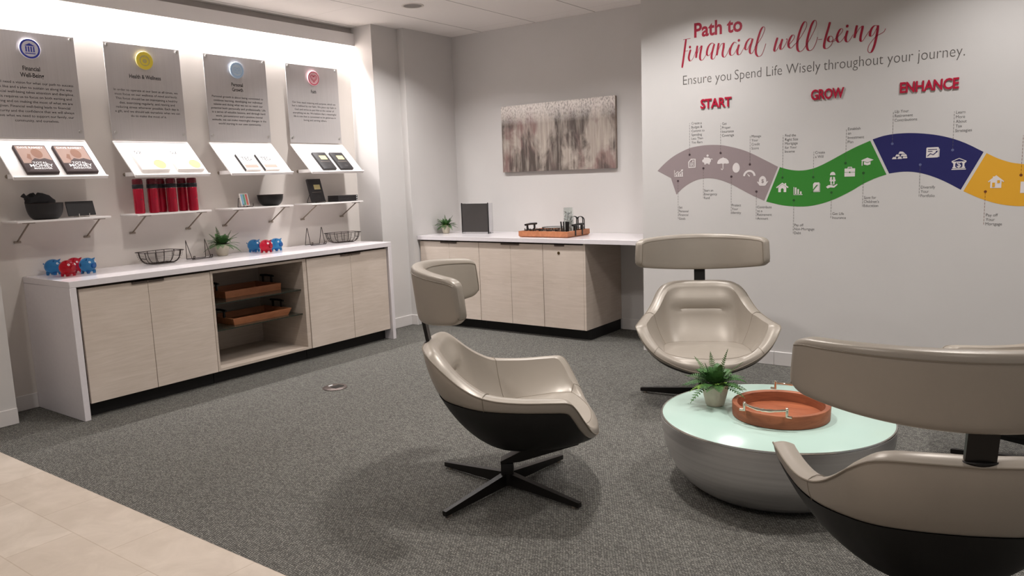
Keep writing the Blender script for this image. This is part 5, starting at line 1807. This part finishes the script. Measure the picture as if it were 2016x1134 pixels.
def icon(name, cx, cz, w, h, parent):
    """white pictogram, drawn in a unit square and scaled to w x h"""
    D = 0.0010
    m = lambda pts: [(cx + p[0] * w, cz + p[1] * h) for p in pts]
    lay = [0]
    def P(b, pts, d=D):
        lay[0] += 1
        wpoly(b, m(pts), d + lay[0] * 0.00003)
    def S(b, pts, t_, closed=False, d=D + 0.0002):
        lay[0] += 1
        wstroke(b, m(pts), t_, d + lay[0] * 0.00003, closed)
    R_ = lambda x0, x1, z0, z1: [(x0, z0), (x1, z0), (x1, z1), (x0, z1)]
    over = None
    def draw(b):
        if name == 'chart':
            S(b, [(-.5, .42), (-.5, -.46), (.5, -.46)], .005)
            for x0, z1 in ((-.36, -.16), (-.12, .04), (.10, -.06), (.32, .16)):
                P(b, R_(x0, x0 + .14, -.42, z1))
            S(b, [(-.42, -.12), (-.10, .24), (.06, .04), (.44, .42)], .006)
            P(b, [(.50, .52), (.22, .46), (.44, .22)])
        elif name == 'document':
            S(b, [(-.42, -.44), (.42, -.44), (.42, .44), (-.10, .44), (-.42, .14)], .010, True)
            for z, x1 in ((.04, .26), (-.12, .26), (-.27, .05)):
                S(b, [(-.26, z), (x1, z)], .006)
            P(b, R_(.02, .26, .16, .30))
            P(b, circ(.20, -.27, .07, n=10))
        elif name == 'piggy':
            P(b, circ(-.04, -.10, .40, .30, 28))
            P(b, R_(-.30, -.14, -.48, -.25)); P(b, R_(.08, .24, -.48, -.25))
            P(b, [(-.36, .22), (-.14, .18), (-.30, .02)]); P(b, [(-.50, -.22), (-.38, -.26), (-.38, .02), (-.50, -.02)])
            S(b, [(.30, -.02), (.42, .06), (.50, -.02)], .006)
            P(b, circ(.02, .38, .11, .11, 16))
        elif name == 'umbrella':
            P(b, circ(0, .02, .50, .42, 20, 0, PI))
            for x in (-.33, 0, .33):
                P(b, circ(x, .02, .165, .05, 10, PI, 2 * PI))
            S(b, [(0, .02), (0, -.40), (-.05, -.48), (-.12, -.46), (-.15, -.38)], .006)
            P(b, R_(-.03, .03, .40, .50))
        elif name == 'egg':
            P(b, [(x * (1 - .16 * z), z) for x, z in circ(0, 0, .48, .50, 30)])
        elif name == 'gauge':
            S(b, circ(0, -.42, .42, .80, 22, 0.06, PI - 0.06), .015)
            P(b, [(-.20, .04), (.06, -.36), (.0, -.46), (-.07, -.38)])
        elif name == 'nest':
            P(b, [(x * (1 - .3 * z), z + .08) for x, z in circ(0, 0, .34, .42, 28)])
            for k, z in enumerate((-.16, -.24, -.32, -.40)):
                S(b, [(-.50 + .06 * k, z + .08 - .02 * (k % 2)), (-.2, z - .02), (.2, z - .02), (.50 - .06 * k, z + .10 - .03 * (k % 2))], .007)
            P(b, [(-.46, -.08), (.46, -.08), (.30, -.42), (-.30, -.42)])
        elif name == 'house':
            P(b, [(-.34, -.48), (-.12, -.48), (-.12, -.16), (.0, -.06), (.12, -.16), (.12, -.48), (.34, -.48), (.34, .02), (0, .34), (-.34, .02)])
            S(b, [(-.50, -.02), (0, .44), (.50, -.02)], .009)
            P(b, R_(.20, .32, .18, .44))
        elif name == 'bars':
            S(b, [(-.48, .48), (-.48, -.44), (.50, -.44)], .005)
            for x0, z1 in ((-.36, .42), (-.08, .22), (.22, -.06)):
                P(b, R_(x0, x0 + .18, -.36, z1))
        elif name == 'will':
            P(b, [(-.24, -.36), (.40, -.36), (.40, .50), (-.10, .50), (-.24, .36)])
            S(b, [(.46, -.42), (.46, .40)], .003); S(b, [(-.20, -.42), (.46, -.42)], .003)
        elif name == 'family':
            P(b, circ(.06, .32, .24, .20, 18, 0, PI)); P(b, circ(-.06, .12, .12, .10, 14)); P(b, circ(.16, .12, .12, .10, 14))
            P(b, R_(-.20, .32, -.06, .05)); P(b, R_(-.12, .24, -.26, .04))
            P(b, [(-.5, -.40), (-.30, -.30), (-.05, -.28), (.18, -.34), (.46, -.22), (.50, -.28), (.22, -.46), (-.12, -.44), (-.36, -.50)])
        elif name == 'briefcase':
            P(b, R_(-.5, .5, -.04, .34)); P(b, R_(-.5, .5, -.5, -.08))
            S(b, [(-.18, .34), (-.18, .46), (.18, .46), (.18, .34)], .006)
        elif name == 'cap':
            P(b, [(-.5, .18), (0, .46), (.5, .20), (.02, -.06)])
            P(b, [(-.26, .02), (.02, -.12), (.26, .02), (.26, -.28), (.02, -.38), (-.26, -.28)])
            S(b, [(-.40, .14), (-.40, -.40)], .006)
        elif name == 'ingots':
            for x, z in ((-.36, -.34), (-.02, -.34), (.30, -.30), (-.16, -.08), (.18, -.06), (.04, .20)):
                P(b, [(x - .15, z - .12), (x + .15, z - .12), (x + .10, z + .10), (x - .07, z + .12)])
            P(b, [(.22, -.42), (.46, -.36), (.40, -.04), (.16, .30), (.10, .10)], D - 0.0002)
        elif name == 'report':
            P(b, [(-.46, -.50), (.40, -.50), (.46, -.42), (.46, .44), (.40, .50), (-.40, .50), (-.46, .44)])
            S(b, [(.50, .34), (.50, -.46)], .003)
        elif name == 'bank':
            S(b, [(-.5, .22), (0, .47), (.5, .22), (.5, .16), (-.5, .16)], .005, True)
            P(b, R_(-.5, .5, -.5, -.42)); P(b, R_(-.44, .44, -.38, -.33)); P(b, R_(-.5, .5, .12, .20))
            for x in (-.32, .32):
                P(b, R_(x - .07, x + .07, -.33, .12)); P(b, R_(x - .12, x + .12, -.33, -.26)); P(b, R_(x - .12, x + .12, .05, .12))
            text_into(b, '$', wall3, cx, cz - .27 * h, .034, align='C', bold=0.01, depth=0.0)
            for v in b.verts:
                v.co.y = min(v.co.y, YM - D)
        elif name == 'cottage':
            P(b, [(-.36, -.48), (.36, -.48), (.36, .10), (0, .42), (-.36, .10)])
            S(b, [(-.50, .0), (0, .47), (.50, .0)], .007)
            P(b, R_(-.22, -.10, .18, .42))
        else:
            P(b, R_(-.5, .5, -.5, .5))
    ic = add('icon', M['icon'], draw, parent)
    fgm = parent.data.materials[0] if parent.data else M['ink']
    def det(b):
        d = D + 0.0012
        if name == 'nest':
            text_into(b, '$', wall3, cx, cz - .16 * h, .026, align='C', bold=0.01, depth=0.0)
            for v in b.verts:
                v.co.y = YM - d
        elif name == 'report':
            S(b, [(-.34, .30), (.34, .30)], .004, d=d); S(b, [(-.34, .12), (.0, .12)], .004, d=d)
            S(b, [(-.36, -.34), (-.14, -.10), (.06, -.22), (.34, .08)], .005, d=d)
            P(b, [(.40, .16), (.22, .12), (.34, -.02)], d)
        elif name == 'cottage':
            P(b, R_(-.24, -.06, -.40, -.06), d); P(b, R_(.08, .26, -.10, .12), d)
        elif name == 'briefcase':
            P(b, circ(0, -.06, .07, .09, 12), d)
        elif name == 'will':
            S(b, [(-.44, -.44), (-.16, -.16), (.06, .12), (.22, .26)], .007, d=d)
        elif name == 'family':
            P(b, circ(.06, -.14, .07, .09, 12), d); P(b, R_(.0, .10, .04, .20), d)
        elif name == 'ingots':
            S(b, [(-.5, -.21), (.45, -.21)], .002, d=d); S(b, [(-.3, .05), (.34, .05)], .002, d=d)
    if name in ('nest', 'report', 'cottage', 'briefcase', 'will', 'family', 'ingots'):
        add('icon_detail', fgm, det, ic)


ICONS = {
    'grey': [('chart', 3.247, 1.456, .072, .056), ('document', 3.356, 1.528, .062, .070), ('piggy', 3.481, 1.552, .082, .078), ('umbrella', 3.605, 1.517, .092, .096),
             ('egg', 3.7065, 1.482, .058, .074), ('gauge', 3.807, 1.436, .094, .050), ('nest', 3.906, 1.378, .080, .074)],
    'green': [('house', 4.050, 1.328, .084, .070), ('bars', 4.162, 1.301, .062, .060), ('will', 4.281, 1.323, .066, .072), ('family', 4.391, 1.371, .076, .112),
              ('briefcase', 4.507, 1.427, .068, .066), ('cap', 4.617, 1.490, .080, .062)],
    'blue': [('ingots', 4.818, 1.530, .096, .062), ('report', 5.008, 1.535, .078, .066), ('bank', 5.161, 1.456, .080, .074)],
    'yellow': [('cottage', 5.368, 1.337, .082, .080), ('plain', 5.540, 1.300, .085, .070)]}

for key, lab, mm, upper, lower, tail in BANDS:
    def band(b):
        u, l = curve_pts(upper, 50), curve_pts(lower, 50)
        if tail:
            # the notched tail: tip of the upper edge, notch, tip of the lower edge
            wpoly(b, [u[0], tail[0]] + [l[-1]] + list(reversed(l[-22:-1])) + list(reversed(u[1:17])))
            l2 = list(reversed(l))[21:]
            u2 = u[16:]
        else:
            l2, u2 = list(reversed(l)), u
        n = 40
        pick = lambda q, i: q[round(i / n * (len(q) - 1))]
        U = [b.verts.new(wall3(*pick(u2, i), 0)) for i in range(n + 1)]
        L_ = [b.verts.new(wall3(*pick(l2, i), 0)) for i in range(n + 1)]
        for i in range(n):
            b.faces.new((U[i], L_[i], L_[i + 1], U[i + 1]))
    t = tag(add('wave_band', M[mm], band), lab, 'wall graphic', 'wave bands on the right wall')
    for dx, dz, zend, cxp, zb0, zb1, lines in CALLS[key]:
        add('dot', M[DOTC[key]], lambda b: wpoly(b, circ(dx, dz, 0.0085, n=16), 0.0010), t)
        def dashes(b):
            z0, z1 = min(dz, zend), max(dz, zend)
            z = z0 + 0.004
            while z < z1 - 0.004:
                wpoly(b, [(dx - .0011, z), (dx + .0011, z), (dx + .0011, min(z1, z + .014)), (dx - .0011, min(z1, z + .014))], 0.0006)
                z += 0.021
        add('dashed_line', M[DOTC[key] if key != 'grey' else 'ink_soft'] if key in ('grey', 'yellow') else M['ink_soft'], dashes, t)
        if lines:
            def cap_(b):
                k = len(lines)
                for i, s in enumerate(lines):
                    text_into(b, s, wall3, cxp, zb0 + (zb1 - zb0) * i / max(1, k - 1), 0.0185, bold=-0.006, xs=0.88)
            add('caption', M['ink'], cap_, t)
    for nm, cx, cz, w, h in ICONS[key]:
        icon(nm, cx, cz, w, h, t)
